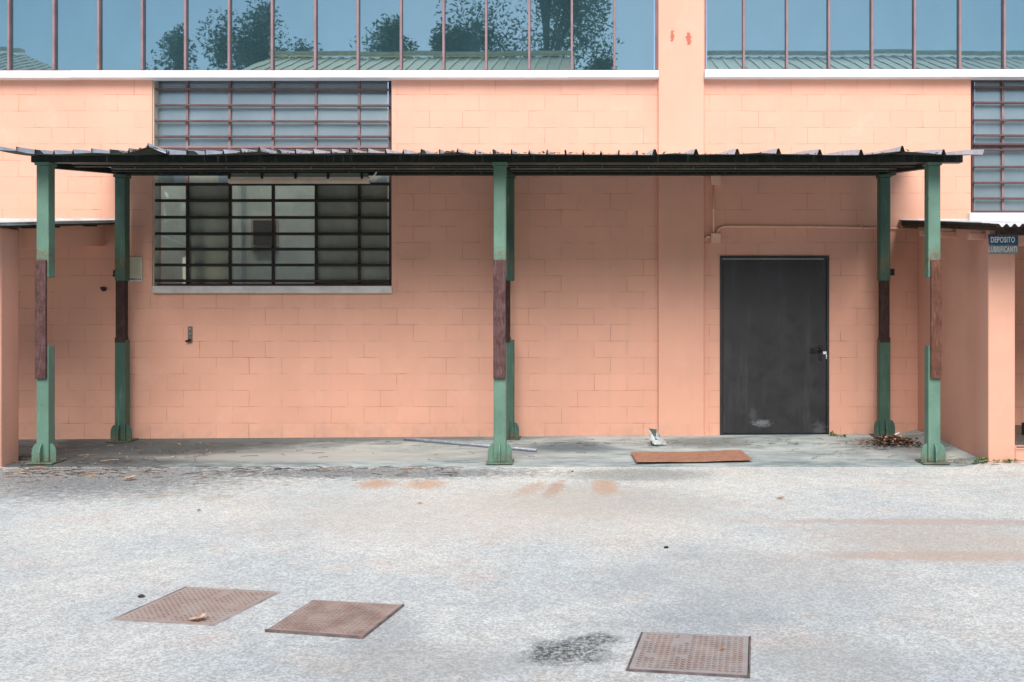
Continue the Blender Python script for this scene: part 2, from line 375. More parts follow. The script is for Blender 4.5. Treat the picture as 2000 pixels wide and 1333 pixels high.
# ------------------------------------------------------------------ ground
def sst(a, b, v): k = min(1, max(0, (v - a) / (b - a))); return k * k * (3 - 2 * k)
def gh(x, y):
    t = -y; near = 1 - sst(0.3, 1.9, t)
    z = (0.0063 * x + 0.018) * near * (1 if abs(x) < 14 else 0)
    z += 0.05 * sst(3.7, 4.0, x) * (1 - sst(2.3, 4.0, t))
    z += 0.006 * noise.noise(Vector((x * 0.6, y * 0.6, 0))) * sst(2.1, 3.5, t)
    return z
def sheet(xs, ys, dz):
    mb = MB(); nx = len(xs)
    for y in ys:
        for x in xs: mb.v.append(Vector((x, y, gh(x, y) + dz)))
    for j in range(len(ys) - 1):
        for i in range(nx - 1):
            a = j * nx + i; mb.f.append((a, a + 1, a + 1 + nx, a + nx)); mb.m.append(0)
    return mb
fx = [-90, -50, -25, -14] + [-12 + 0.25 * i for i in range(97)] + [14, 25, 50, 90]
fy = [-90, -60, -40, -25, -16] + [-12 + 0.25 * i for i in range(41)] + [-1.85 + 0.1 * i for i in range(19)] + [0.02]
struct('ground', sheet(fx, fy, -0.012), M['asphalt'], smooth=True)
sx_ = [-8 + 0.2 * i for i in range(60)] + [3.985]
sy_ = [-2.07, -1.97] + [-1.9 + 0.1 * i for i in range(19)] + [-0.002]
sm = sheet(sx_, sy_, 0.0)
for i in range(len(sx_)):      # broken front lip
    sm.v[i].z -= 0.011; sm.v[i].y += 0.012 * noise.noise(Vector((sx_[i] * 3, 0, 0)))
struct('pavement', sm, M['slab'])

# ------------------------------------------------------------------ main building
def wall_holes(x0, x1, z0, z1, y0, y1, holes):
    mb = MB(); xs = sorted({x0, x1, *[h[0] for h in holes], *[h[1] for h in holes]}); zs = sorted({z0, z1, *[h[2] for h in holes], *[h[3] for h in holes]})
    def solid(i, j):
        if i < 0 or j < 0 or i >= len(xs) - 1 or j >= len(zs) - 1: return False
        cx = (xs[i] + xs[i+1]) / 2; cz = (zs[j] + zs[j+1]) / 2
        return not any(h[0] < cx < h[1] and h[2] < cz < h[3] for h in holes)
    for i in range(len(xs) - 1):
        for j in range(len(zs) - 1):
            if not solid(i, j): continue
            a, b, c, d = xs[i], xs[i+1], zs[j], zs[j+1]
            mb.quad((a,y0,c),(b,y0,c),(b,y0,d),(a,y0,d)); mb.quad((a,y1,c),(a,y1,d),(b,y1,d),(b,y1,c))
            if not solid(i-1, j): mb.quad((a,y0,c),(a,y0,d),(a,y1,d),(a,y1,c))
            if not solid(i+1, j): mb.quad((b,y0,c),(b,y1,c),(b,y1,d),(b,y0,d))
            if not solid(i, j-1): mb.quad((a,y0,c),(a,y1,c),(b,y1,c),(b,y0,c))
            if not solid(i, j+1): mb.quad((a,y0,d),(b,y0,d),(b,y1,d),(a,y1,d))
    return mb
W1 = (X(297), X(765), Z(560), Z(150)); W2 = (X(1896), X(2075), Z(416), Z(150))
U1 = (-9.2, X(1285), Z(140), 7.2); U2 = (X(1376), 6.9, Z(138), 7.2)
DR = (X(1406), X(1619), -0.05, Z(500))
bld = thing('factory_building', (0, 0.15, 0), 'long peach painted block factory wall with glazed band, barred windows and dark door', 'building')
mb = wall_holes(-13, 10, -0.4, 8.2, 0.0, 0.25, [W1, W2, U1, U2, DR])
obj('wall', mb, M['wall'], bld)
mb = MB().box(X(1286, .05), X(1375, .05), -0.055, 0.0, -0.3, 8.2)
obj('pilaster', mb, M['pilaster'], bld, bevel=0.008)
obj('pilaster', MB().box(-9.85, -9.3, -0.055, 0, -0.3, 8.2), M['plaster'], bld, bevel=0.008)
obj('pilaster', MB().box(7.0, 7.55, -0.055, 0, -0.3, 8.2), M['plaster'], bld, bevel=0.008)
obj('roof', MB().box(-13.2, 10.2, -0.35, 0.35, 8.2, 8.35), M['white_sill'], bld)
# interior seen through the lower window
mb = MB()
mb.box(-8.2, 0.4, 4.5, 4.65, -0.1, 4.9); mb.box(-8.35, -8.2, 0.26, 4.65, -0.1, 4.9); mb.box(0.4, 0.55, 0.26, 4.65, -0.1, 4.9)
obj('interior_wall', mb, M['inner'], bld)
obj('interior_floor', MB().box(-8.35, 0.55, 0.26, 4.65, -0.2, 0.0), M['floor'], bld)
mb = MB(); mb.box(X(489, -4.4), X(541, -4.4), 4.42, 4.5, Z(482, -4.4), Z(428, -4.4))
sc_ = thing('wall_cabinet', (X(515, -4.4), 4.5, Z(478, -4.4)), 'dark square box with pale frame on the inside wall behind the barred window', 'cabinet')
obj('frame', mb, M['cream'], sc_, bevel=0.004)
obj('door', MB().box(X(495, -4.35), X(536, -4.35), 4.33, 4.42, Z(478, -4.35), Z(431, -4.35)), M['dark'], sc_, bevel=0.006)
mb = MB(); mb.box(X(461, -4.2), X(467, -4.2), 4.3, 4.49, 0.0, 4.4)
obj('interior_pipe', mb, M['inner'], bld)

# ---- upper glazing
def glazing(name, x0, x1, z0, z1, mull_px, label):
    yg = 0.09
    mb = MB(); fw = 0.03
    mb.box(x0, x1, yg - 0.035, yg + 0.03, z0, z0 + fw); mb.box(x0, x1, yg - 0.035, yg + 0.03, z1 - fw, z1)
    mb.box(x0, x0 + fw, yg - 0.035, yg + 0.03, z0 + fw, z1 - fw); mb.box(x1 - fw, x1, yg - 0.035, yg + 0.03, z0 + fw, z1 - fw)
    wdw = obj(name, mb, M['mullion'], bld); tag(wdw, label)
    xs = [x0 + fw] + [X(p, -yg) for p in mull_px] + [x1 - fw]
    for k, x in enumerate(xs[1:-1]):
        m = MB(); lean = rnd.uniform(-0.003, 0.003)
        m.box(x - 0.014, x + 0.014, yg - 0.045, yg + 0.028, z0 + fw, z1 - fw); obj('mullion', m, M['mullion'], wdw, bevel=0.004)
    for a, b in zip(xs[:-1], xs[1:]):
        m = MB(); e = 0.013; q = rnd.uniform(-0.0022, 0.0022); q2 = rnd.uniform(-0.0012, 0.0012)
        zt = z1 - fw
        m.quad((a + e, yg + q, z0 + fw), (b - e, yg - q, z0 + fw), (b - e, yg - q + q2, zt), (a + e, yg + q + q2, zt))
        m.quad((a + e, yg + q + .006, z0 + fw), (b - e, yg - q + .006, z0 + fw), (b - e, yg - q + q2 + .006, zt), (a + e, yg + q + q2 + .006, zt))
        obj('pane', m, M['solar'], wdw)
    return wdw
ml = [-236, -151, -65, 20, 108, 195, 280, 364, 449, 533, 617, 700, 784, 867, 950, 1034, 1117, 1200]
u1 = glazing('window', *U1, ml, 'long upper window band left of the pilaster, reflecting trees and cream roofs')
u2 = glazing('window', *U2, [1452, 1536, 1618, 1702, 1785, 1873, 1960, 2046, 2130, 2214], 'upper window band right of the pilaster, reflecting blue sky and a ribbed roof')
# white sills under the bands (in lengths, with joints)
def sill(wd, xa, xb, za, zb, lengths, mat, out=0.09):
    x = xa
    m = MB()
    while x < xb - 0.02:
        e = min(xb, x + lengths); dz = rnd.uniform(-0.003, 0.003)
        m.box(x + 0.001, e - 0.001, -out, 0.05, za + dz, zb + dz); x = e
    return obj('sill', m, mat, wd, bevel=0.003)
sill(u1, -9.25, X(1285.5, .06), Z(151.5, .14), Z(138, .14), 3.0, M['white_sill'], .14)
sill(u2, X(1375.5, .06), 6.95, Z(150.5, .14), Z(136, .14), 3.0, M['white_sill'], .14)
# ---- barred lower windows
M['bar2'] = worn('shaded_grille_brown', (0.022, 0.014, 0.013), 0.55, 0, 0.3, 8)  # grille brown taken near black, canopy shade painted into the lower bars
def barred(x0, x1, z0, z1, mull_px, bar_py, trans_py, label, clear=(), dark_below=0):
    yg = 0.13; fw = 0.028
    m = MB()
    m.box(x0, x0 + fw, yg - .03, yg + .03, z0, z1); m.box(x1 - fw, x1, yg - .03, yg + .03, z0, z1)
    m.box(x0 + fw, x1 - fw, yg - .03, yg + .03, z0, z0 + fw); m.box(x0 + fw, x1 - fw, yg - .03, yg + .03, z1 - fw, z1)
    wd = obj('window', m, M['bar'], bld, bevel=0.003); tag(wd, label)
    xs = [x0 + fw] + [X(p, -yg) for p in mull_px] + [x1 - fw]
    for x in xs[1:-1]: obj('mullion', MB().box(x - .014, x + .014, yg - .032, yg + .026, z0 + fw, z1 - fw), M['mullion'], wd)
    zs = [z0 + fw] + [Z(p, -yg) for p in trans_py] + [z1 - fw]
    for z in zs[1:-1]: obj('transom', MB().box(x0 + fw, x1 - fw, yg - .029, yg + .024, z - .012, z + .012), M['mullion'], wd)
    nr = len(zs) - 1
    for i, (a, b) in enumerate(zip(xs[:-1], xs[1:])):
        for j, (c, d) in enumerate(zip(zs[:-1], zs[1:])):
            mt = M['frost_hi'] if j > (0 if nr > 1 else -1) else M['frost_lo']
            if (i, j) in clear: mt = M['clear']
            mm = MB(); q = rnd.uniform(-.003, .003); q2 = rnd.uniform(-.003, .003)
            mm.quad((a + .013, yg + q, c), (b - .013, yg - q, c), (b - .013, yg - q + q2, d), (a + .013, yg + q + q2, d))
            obj('pane', mm, mt, wd)
    for p in bar_py:       # flat welded grille bars standing just in front of the glass
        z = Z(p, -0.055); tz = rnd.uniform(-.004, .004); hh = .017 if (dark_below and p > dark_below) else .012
        mm = MB().hexa([(x0 + .004, .045, z - hh - tz), (x1 - .004, .045, z - hh + tz), (x1 - .004, .085, z - hh + tz), (x0 + .004, .085, z - hh - tz),
                        (x0 + .004, .045, z + hh - tz), (x1 - .004, .045, z + hh + tz), (x1 - .004, .085, z + hh + tz), (x0 + .004, .085, z + hh - tz)])
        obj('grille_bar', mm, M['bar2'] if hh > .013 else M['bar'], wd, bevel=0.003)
    return wd
w1 = barred(X(303, -.13), X(764, -.13), W1[2] + 0.01, W1[3], [367, 450, 534, 618, 702], [175, 206, 237, 267, 293, 360, 392, 425, 457, 487, 518, 549], [288, 361],
            'tall barred window behind the canopy, its lower half shaded and showing an inside wall', clear={(0, 0), (2, 0), (3, 0)}, dark_below=340)
obj('sill', MB().box(X(297, .05), X(765, .05), -0.05, 0.06, Z(573, .05), Z(559, .05)), M['grey_sill'], w1, bevel=0.004)
for px in (367, 450, 534, 618, 702):     # uprights of the grille below the canopy, shade painted into their colour
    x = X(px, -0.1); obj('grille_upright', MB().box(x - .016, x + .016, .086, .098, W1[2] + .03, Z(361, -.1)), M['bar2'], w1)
w2 = barred(X(1897, -.13), W2[1] - .01, W2[2] + .01, W2[3], [1957, 2040], [171, 201, 235, 265, 282, 293, 326, 357, 388], [286], 'barred window at the right edge above the white sill')
for o in w2.children:
    if o.name.startswith('pane'): o.data.materials[0] = M['frost_hi']
obj('sill', MB().box(X(1894, .06), W2[1] + .02, -0.06, 0.06, Z(432, .06), Z(416, .06)), M['white_sill'], w2, bevel=0.004)
# reveal strip left of window 1
obj('jamb', MB().box(X(297), X(299.5), 0.02, .16, W1[2] + .01, W1[3] - .01), M['cream'], w1)

# ---- door
dr = obj('door', MB().box(DR[0] + .035, DR[1] - .035, -0.002, 0.045, 0.055, DR[3] - .04), M['door'], bld, bevel=0.004)
m = MB(); f_ = -0.018
m.box(DR[0], DR[0] + .032, f_, .1, 0.0, DR[3]); m.box(DR[1] - .032, DR[1], f_, .1, 0.0, DR[3]); m.box(DR[0] + .032, DR[1] - .032, f_, .1, DR[3] - .035, DR[3])
obj('frame', m, M['door'], dr, bevel=0.004)
obj('threshold', MB().box(DR[0] + .033, DR[1] - .033, 0.012, .1, -0.05, 0.05), M['black'], dr)
hx, hz = X(1602), Z(685)
m = MB().box(hx - .022, hx + .022, -0.014, -0.002, hz - .12, hz + .07)
obj('handle_plate', m, M['black'], dr, bevel=0.006)
m = MB(); m.tube([(hx, -.01, hz + .01), (hx, -.06, hz + .01)], .012); m.tube([(hx + .005, -.06, hz + .01), (hx - .07, -.062, hz + .012), (hx - .13, -.055, hz + .004)], [.012, .012, .009])
obj('handle', m, M['black'], dr, smooth=True)
obj('lock', MB().box(hx + .032, hx + .085, -0.012, -0.002, hz - .045, hz - .012), M['white'], dr, bevel=.003)
m = MB().tube([(hx + .07, -.012, hz - .05), (hx + .072, -.02, hz - .075), (hx + .07, -.016, hz - .1)], .006); obj('keyring', m, M['white'], dr)
for zz in (1.9, 0.35):
    obj('hinge', MB().tube([(DR[0] + .036, -.016, zz - .05), (DR[0] + .036, -.016, zz + .05)], .009), M['door'], dr)

# ------------------------------------------------------------------ canopy
TF, TB = 1.89, 0.22
can = thing('metal_canopy', (X(978, TF), -1.05, 0), 'green steel lean-on canopy with ribbed metal roof on six posts before the wall', 'canopy')
PW = 0.125
roofz = lambda t: 3.14 + (TF - t) * 0.115
rafz = lambda t: 3.02 + (TF - t) * 0.086       # underside of the rafters       # underside of the sheets
M['green2'] = green('shaded_rear_post_green', (0.045, 0.105, 0.075)); M['splice3'] = rusty('rust_splice', (0.085, 0.032, 0.02), (0.14, 0.055, 0.035), (0.24, 0.12, 0.08)); M['splice2'] = rusty('shaded_rear_splice', (0.028, 0.014, 0.012), (0.05, 0.026, 0.022), (0.09, 0.05, 0.045))  # rear post green and rear splice brown are darkened to carry the shade
def post(xc, t, label, front, brown_dx=0.0, brown_w=0.108):
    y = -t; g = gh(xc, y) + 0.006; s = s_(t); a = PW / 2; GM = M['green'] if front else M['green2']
    top = 3.065 if front else 3.16
    zu, zl = (Z(543, t), Z(675, t)) if front else (Z(549, t), Z(664, t))
    m = MB(); m.box(xc - a, xc + a, y - a, y + a, g + .012, zl)
    p = obj('post', m, GM, can, bevel=0.008); tag(p, label)
    obj('upper_length', MB().box(xc - a, xc + a, y - a, y + a, zu, top - .03), GM, p, bevel=0.008)
    obj('cap', MB().box(xc - a - .012, xc + a + .012, y - a - .012, y + a + .012, top - .0295, top), GM, p)
    if front:
        b = MB().box(xc - brown_w/2 + brown_dx, xc + brown_w/2 + brown_dx, y - a - .035, y - a - .001, Z(740, t + .1), Z(508, t + .1))
        b.box(xc - brown_w/2 + brown_dx + .02, xc + brown_w/2 + brown_dx - .02, y - a - .001, y - a + .03, zl + .002, zu - .002)
    else:
        b = MB().box(xc - brown_w/2 + brown_dx, xc + brown_w/2 + brown_dx, y - a + .004, y + a - .03, zl, zu)
        b.box(xc - brown_w/2 + brown_dx - .006, xc + brown_w/2 + brown_dx + .006, y - a - .006, y + a - .03, zl - .03, zl + .03)
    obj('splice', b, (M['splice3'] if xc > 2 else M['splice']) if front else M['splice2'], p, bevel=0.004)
    hw = 0.135
    b = MB().hexa([(xc - hw, y - hw, g), (xc + hw, y - hw, g), (xc + hw, y + hw, g), (xc - hw, y + hw, g), (xc - hw, y - hw, g + .012), (xc + hw, y - hw, g + .012), (xc + hw, y + hw, g + .012), (xc - hw, y + hw, g + .012)])
    obj('base_plate', b, GM, p)
    hgt = .185; wg = .062
    prof = [(0, 0), (wg, 0), (wg, hgt * .55), (wg * .82, hgt * .8), (wg * .45, hgt * .97), (0, hgt)]
    for sx in (-1, 1):
        q = [(xc + sx * (a + u), g + .012 + v) for u, v in prof]
        obj('gusset', MB().prism(q, 1, y - .03 - .006, y - .03 + .006), GM, p)
        q = [(y + sx * (a + u), g + .012 + v) for u, v in prof]
        obj('gusset', MB().prism(q, 0, xc + .0 - .006, xc + .006), GM, p)
    return p
fxs = [X(83, TF + .06), X(976, TF + .06), X(1825, TF + .06)]; bxs = [X(239, TB), X(994, TB), X(1726, TB)]
names = ['left', 'middle', 'right']
post(fxs[0], TF, 'front left post, pale green with a brown splice at mid height', True, -.004)
post(fxs[1], TF, 'front middle post, pale green with a brown splice at mid height', True, 0, .125)
post(fxs[2], TF, 'front right post, pale green with a rusty brown splice at mid height', True, .01)
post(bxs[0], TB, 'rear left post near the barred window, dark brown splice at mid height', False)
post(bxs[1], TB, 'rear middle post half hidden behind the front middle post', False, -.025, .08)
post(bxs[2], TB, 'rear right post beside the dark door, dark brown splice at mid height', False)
def chan(x0, x1, yc, z0, z1, w=.08):
    m = MB(); m.box(x0, x1, yc - w/2, yc - w/2 + .006, z0, z1); m.box(x0, x1, yc - w/2 + .006, yc + w/2, z0, z0 + .006); m.box(x0, x1, yc - w/2 + .006, yc + w/2, z1 - .006, z1)
    return m
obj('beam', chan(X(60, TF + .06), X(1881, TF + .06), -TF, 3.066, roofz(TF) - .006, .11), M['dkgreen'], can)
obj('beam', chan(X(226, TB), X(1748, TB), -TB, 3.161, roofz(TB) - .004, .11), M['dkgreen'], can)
for xa, xb in zip(fxs, bxs):
    xc = (xa + xb) / 2
    m = MB(); ya, yb = -TF + .06, -TB - .06; za, zb = rafz(TF) + .055, rafz(TB) + .055
    m.hexa([(xc - .04, ya, za - .055), (xc + .04, ya, za - .055), (xc + .04, yb, zb - .055), (xc - .04, yb, zb - .055), (xc - .04, ya, za + .01), (xc + .04, ya, za + .01), (xc + .04, yb, zb + .01), (xc - .04, yb, zb + .01)])
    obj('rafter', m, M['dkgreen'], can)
M['purlin'] = worn('dull_steel_purlin', (0.05, 0.055, 0.042), 0.5, 0.2, 0.3, 3)
M['lip'] = worn('pale_purlin_lip', (0.34, 0.32, 0.25), 0.5, 0.2, 0.3, 3)  # paler strip along the purlin face
for t_, z0_, z1_, xa_, xb_ in ((1.5, 3.080, 3.128, X(146, 1.5), X(1812, 1.5)), (0.82, 3.122, 3.176, X(219, .82), X(1768, .82))):
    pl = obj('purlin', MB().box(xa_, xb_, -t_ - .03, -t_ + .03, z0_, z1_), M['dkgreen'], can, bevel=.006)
    zm = z0_ + .026
    obj('lip', MB().box(xa_ + .003, xb_ - .003, -t_ - .036, -t_ - .0305, zm - .005, zm + .006), M['lip'], pl)
    for k in range(19):
        px = xa_ + .3 + k * .48 + rnd.uniform(-.05, .05)
        if px < xb_ - .1: obj('bolt', MB().tube([(px, -t_ - .04, zm - .004), (px, -t_ - .034, z1_ + .03)], .005, 6), M['steel'], can)
# ribbed roof sheets
def interp(tab, v):
    if v <= tab[0][0]: return tab[0][1]
    for (a, p), (b, q) in zip(tab, tab[1:]):
        if v <= b: return p + (q - p) * (v - a) / (b - a)
    return tab[-1][1]
TFR = D0 - F / 200.0
edge = [(-5, .035), (30, .03), (60, .0), (110, -.005), (185, .01), (225, .0), (257, .015), (275, .045), (291, .068), (300, .05), (330, -.01), (365, -.012), (400, -.012), (450, .0), (507, .022), (530, .0), (612, .0), (700, .008), (770, 0.002), (860, .0), (885, .018), (929, -.002), (1000, .0), (1105, -.005), (1211, -.008), (1279, -.012), (1320, .002), (1360, -.012), (1400, -.008), (1442, -.008), (1480, .004), (1522, -.004), (1602, -.015), (1682, -.018), (1762, .022), (1800, .008), (1844, -.015), (1925, -.012)]
def sheetroof(px0, px1, pitch_px, rib_w, rib_top, rib_h, extra=0):
    prof = []      # (px, height)
    p = px0; s = 200.0
    while p < px1 - 1:
        q = min(px1, p + pitch_px)
        prof += [(p - rib_w * s / 2, 0), (p - rib_top * s / 2, rib_h), (p + rib_top * s / 2, rib_h), (p + rib_w * s / 2, 0)]
        nsub = 3 if pitch_px < 50 else 6
        for k in range(1, nsub): prof.append((p + (q - p) * k / nsub, 0.0))
        p = q
    prof += [(px1 - rib_w * s / 2, 0), (px1 - rib_top * s / 2, rib_h), (px1 + rib_top * s / 2, rib_h)]
    ts = [TFR, TFR - .06, TFR - .15, TFR - .3, TFR - .5, TFR - .8, 1.0, .6, .3, .1]
    m = MB(); n = len(prof)
    for lay, off in ((0, 0.0), (1, -0.004)):
        for t in ts:
            fade = max(0, 1 - (TFR - t) / .55) ** 1.3
            for (px, h) in prof:
                x = (px - VX) / s + (0.03 * math.sin(px * 2.1) * fade * 0.15)
                dz = interp(edge, px) * fade + .003 * noise.noise(Vector((x * 4, t * 3, 0)))
                m.v.append(Vector((x, -t, roofz(t) + 0.004 + h + dz + off + extra)))
    k = len(ts)
    for lay in (0, 1):
        for j in range(k - 1):
            for i in range(n - 1):
                a = lay * k * n + j * n + i; m.f.append((a, a + 1, a + n + 1, a + n)); m.m.append(lay)
    for j, in ((0,), (k - 1,)):
        for i in range(n - 1):
            a = j * n + i; b = a + k * n; m.f.append((a, a + 1, b + 1, b)); m.m.append(1)
    for i in (0, n - 1):
        for j in range(k - 1):
            a = j * n + i; b = a + k * n; m.f.append((a, a + n, b + n, b)); m.m.append(0)
    return m
def roofobj(*a, **kw):
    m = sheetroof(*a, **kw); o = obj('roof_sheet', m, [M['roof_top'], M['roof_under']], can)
    return o
r1 = roofobj(-4, 330, 36.6, .018, .008, .042); tag(r1, 'narrow-ribbed roof sheet at the left end, lifted at its edge')
r2 = roofobj(330, 788, 35.25, .018, .008, .042, extra=.003)
r3 = roofobj(788, 1279, 35.1, .018, .008, .042)
r4 = roofobj(1279, 1925, 80.7, .048, .016, .052, extra=.004); tag(r4, 'wide-ribbed roof sheet at the right end')

# fluorescent light under the canopy
TL = 0.45
lt = thing('tube_light', (X(585, TL), -TL, Z(357, TL)), 'long cream tube light with black clips hung under the canopy before the window', 'light')
m = MB(); x0, x1 = X(447, TL), X(722, TL)
m.prism([(-TL - .055, Z(346.5, TL)), (-TL - .05, Z(355, TL)), (-TL - .02, Z(359, TL)), (-TL + .03, Z(359, TL)), (-TL + .055, Z(346.5, TL))], 0, x0, x1)
obj('housing', m, M['cream'], lt, bevel=.004)
obj('diffuser', MB().prism([(-TL - .045, Z(346, TL)), (-TL + .045, Z(346, TL)), (-TL + .03, Z(339, TL)), (-TL - .03, Z(339, TL))], 0, x0 + .02, x1 - .02), M['frost_lo'], lt)
for px in (451, 515, 580, 643, 709):
    x = X(px, TL); obj('clip', MB().box(x - .014, x + .014, -TL - .064, -TL - .045, Z(351, TL), Z(339, TL)), M['black'], lt, bevel=.002)
for px in (482, 682):
    x = X(px, TL); obj('hanger', MB().tube([(x, -TL, Z(339, TL)), (x, -TL, roofz(TL) - .005)], .006, 6), M['steel'], lt)
m = MB().tube([(X(p, TL + .05), -TL - .05, Z(q, TL + .05)) for p, q in ((718, 352), (724, 348), (732, 342), (737, 333), (739, 324), (738, 315))], .008, 8)
obj('cable', m, M['white'], lt, smooth=True)

# ------------------------------------------------------------------ annexes
def corr_roof(x0, x1, t0, t1, z0, z1, amp=.015, pitch=.076):
    m = MB(); n = int((x1 - x0) / pitch * 8); k = 7
    for lay, off in ((0, 0.0), (1, -.009)):
        for j in range(k):
            u = j / (k - 1); t = t0 + (t1 - t0) * u
            for i in range(n + 1):
                x = x0 + (x1 - x0) * i / n
                m.v.append(Vector((x, -t, z0 + (z1 - z0) * u + off + amp * math.cos((x - x0) / pitch * 2 * math.pi) + .004 * noise.noise(Vector((x * 2, t * 2, 3))))))
    q = n + 1
    for lay in (0, 1):
        for j in range(k - 1):
            for i in range(n):
                a = lay * k * q + j * q + i; m.f.append((a, a + 1, a + q + 1, a + q)); m.m.append(lay)
    for j in (0, k - 1):
        for i in range(n):
            a = j * q + i; b = a + k * q; m.f.append((a, a + 1, b + 1, b)); m.m.append(1)
    for i in (0, n):
        for j in range(k - 1):
            a = j * q + i; b = a + k * q; m.f.append((a, a + q, b + q, b)); m.m.append(1)
    return m
def slope_box(x0, x1, t0, t1, za0, za1, zb0, zb1):   # za at t0 (low,high), zb at t1
    return MB().hexa([(x0, -t1, zb0), (x1, -t1, zb0), (x1, -t0, za0), (x0, -t0, za0), (x0, -t1, zb1), (x1, -t1, zb1), (x1, -t0, za1), (x0, -t0, za1)])
AS = 0.095
az = lambda t: 2.625 - AS * t
# right annex
ra = thing('lubricant_store', (4.2, -1.05, 0), 'peach plastered lean-to at the right with corrugated roof and open front', 'outbuilding')
m = MB()
t1 = 2.1; XL = 3.99; XR = X(1983, t1)
m.hexa([(XL, -t1, -.1), (XR, -t1, -.1), (XR, -.001, -.1), (XL, -.001, -.1), (XL, -t1, az(t1) - .055), (XR, -t1, az(t1) - .055), (XR, -.001, az(0) - .055), (XL, -.001, az(0) - .055)])
obj('side_wall', m, M['plaster'], ra, bevel=.012)
obj('front_kerb', MB().box(XR + .001, 8.5, -t1 + .003, -t1 + .2, -.1, Z(875, t1)), M['plaster'], ra, bevel=.01)
obj('lintel', MB().box(XR + .001, 8.5, -t1 + .004, -t1 + .25, Z(478, t1), az(t1) - .08), M['plaster'], ra)
obj('side_wall', MB().box(8.5, 8.75, -t1, -.001, -.1, az(t1) - .08), M['plaster'], ra)
obj('metal_tray', MB().box(XR + .02, 8.3, -t1 + .3, -.4, .16, .2), M['greymetal'], ra)
obj('kerb_slot_line', MB().tube([(XR + .001, -t1 - .03, Z(873, t1)), (XR + 1.5, -t1 - .03, Z(873, t1))], .006, 6), M['black'], ra)  # thin black tube added to draw the dark slot along the kerb
obj('drum_tap', MB().tube([(X(1998, 1.2), -1.25, .2), (X(1998, 1.2), -1.25, .33)], .035), M['black'], ra)
r = obj('roof', corr_roof(X(1757), 8.9, 0.0, 2.86, az(0), az(2.86)), [M['fibre_top'], M['fibre_edge']], ra, smooth=True)
obj('verge_board', slope_box(X(1760), X(1760) + .1, .01, 2.75, az(0) - .055, az(0) - .018, az(2.75) - .055, az(2.75) - .018), M['fibre_edge'], ra)
obj('verge_flashing', slope_box(X(1757) - .008, X(1757) + .12, .01, 2.5, az(0) + .016, az(0) + .022, az(2.5) + .016, az(2.5) + .022), M['fibre_top'], ra)
obj('flashing', MB().box(X(1757), W2[0] - .02, -.03, -.001, az(0) - .01, az(0) + .03), M['fibre_top'], ra)
for (px, tt) in ((1905, 2.0), (1792, .55), (1842, 1.2)):
    z = az(tt) - .13; x = XL
    obj('purlin_end', MB().box(x - .16, x - .001, -tt - .04, -tt + .04, z - .03, z + .035), M['plaster'], ra, bevel=.008)
obj('purlin', MB().box(XL - .1, 8.5, -2.6, -2.5, az(2.55) - .1, az(2.55) - .018), M['fibre_edge'], ra)
# store sign
sg = thing('store_sign', (X(1958, 2.15), -2.16, Z(497, 2.16)), 'faded blue enamel sign with white lettering on the right annex corner', 'sign')
def sign_mat():
    n = NT('faded_blue_enamel'); sp = n.sep()
    k = n.math('ADD', sp[2], n.math('MULTIPLY', n.math('SUBTRACT', n.noise(14, 5, 0.7), .5), .05))
    c = n.mix(n.noise(9, 3, .6), (0.012, 0.08, 0.17), (0.02, 0.11, 0.24))
    fade = n.ramp(k, Z(482, 2.16), Z(477, 2.16), .7, 0.0)
    c = n.mix(fade, c, (0.36, 0.37, 0.33)); c = n.mix(n.ramp(n.noise(25, 4, .7), .6, .7, 0, .5), c, (0.3, 0.24, 0.17))
    return n.fin(c, .4, 0)
zb, zt = Z(497, 2.16), Z(458.5, 2.16); xa, xb = X(1929, 2.16), X(1988, 2.16)
obj('board', MB().prism([(xa, zt), (xb, zt - .004), (xb + .004, zb), (xa + .012, zb + .002), (xa + .01, zt - .06)], 1, -2.166, -2.158), sign_mat(), sg)
def text(body, x, z, w_, h_, y, mat, parent, name):
    cu = bpy.data.curves.new(name, 'FONT'); cu.body = body; cu.extrude = 0.0008; cu.offset = 0.022; cu.space_character = 1.12
    to = bpy.data.objects.new(name, cu); C.objects.link(to)
    bpy.context.view_layer.update(); dg = bpy.context.evaluated_depsgraph_get()
    me = bpy.data.meshes.new_from_object(to.evaluated_get(dg)); bpy.data.objects.remove(to)
    xs = [v.co.x for v in me.vertices]; ys = [v.co.y for v in me.vertices]
    a, b, c, d = min(xs), max(xs), min(ys), max(ys)
    m = MB(); m.v = [Vector((x + (v.co.x - a) / (b - a) * w_, y - v.co.z - .001, z + (v.co.y - c) / (d - c) * h_)) for v in me.vertices]
    m.f = [tuple(p.vertices) for p in me.polygons]; m.m = [0] * len(m.f)
    return obj(name, m, mat, parent)
M['letter'] = worn('aged_white_letter', (0.85, 0.83, 0.76), .5, 0, .1, 30)
text('DEPOSITO', X(1934.5, 2.16), Z(474.5, 2.16), 47 / s_(2.16), 11.5 / s_(2.16), -2.1675, M['letter'], sg, 'lettering')
text('LUBRIFICANTI', X(1930.5, 2.16), Z(493, 2.16), 55 / s_(2.16), 11.5 / s_(2.16), -2.1675, M['letter'], sg, 'lettering')
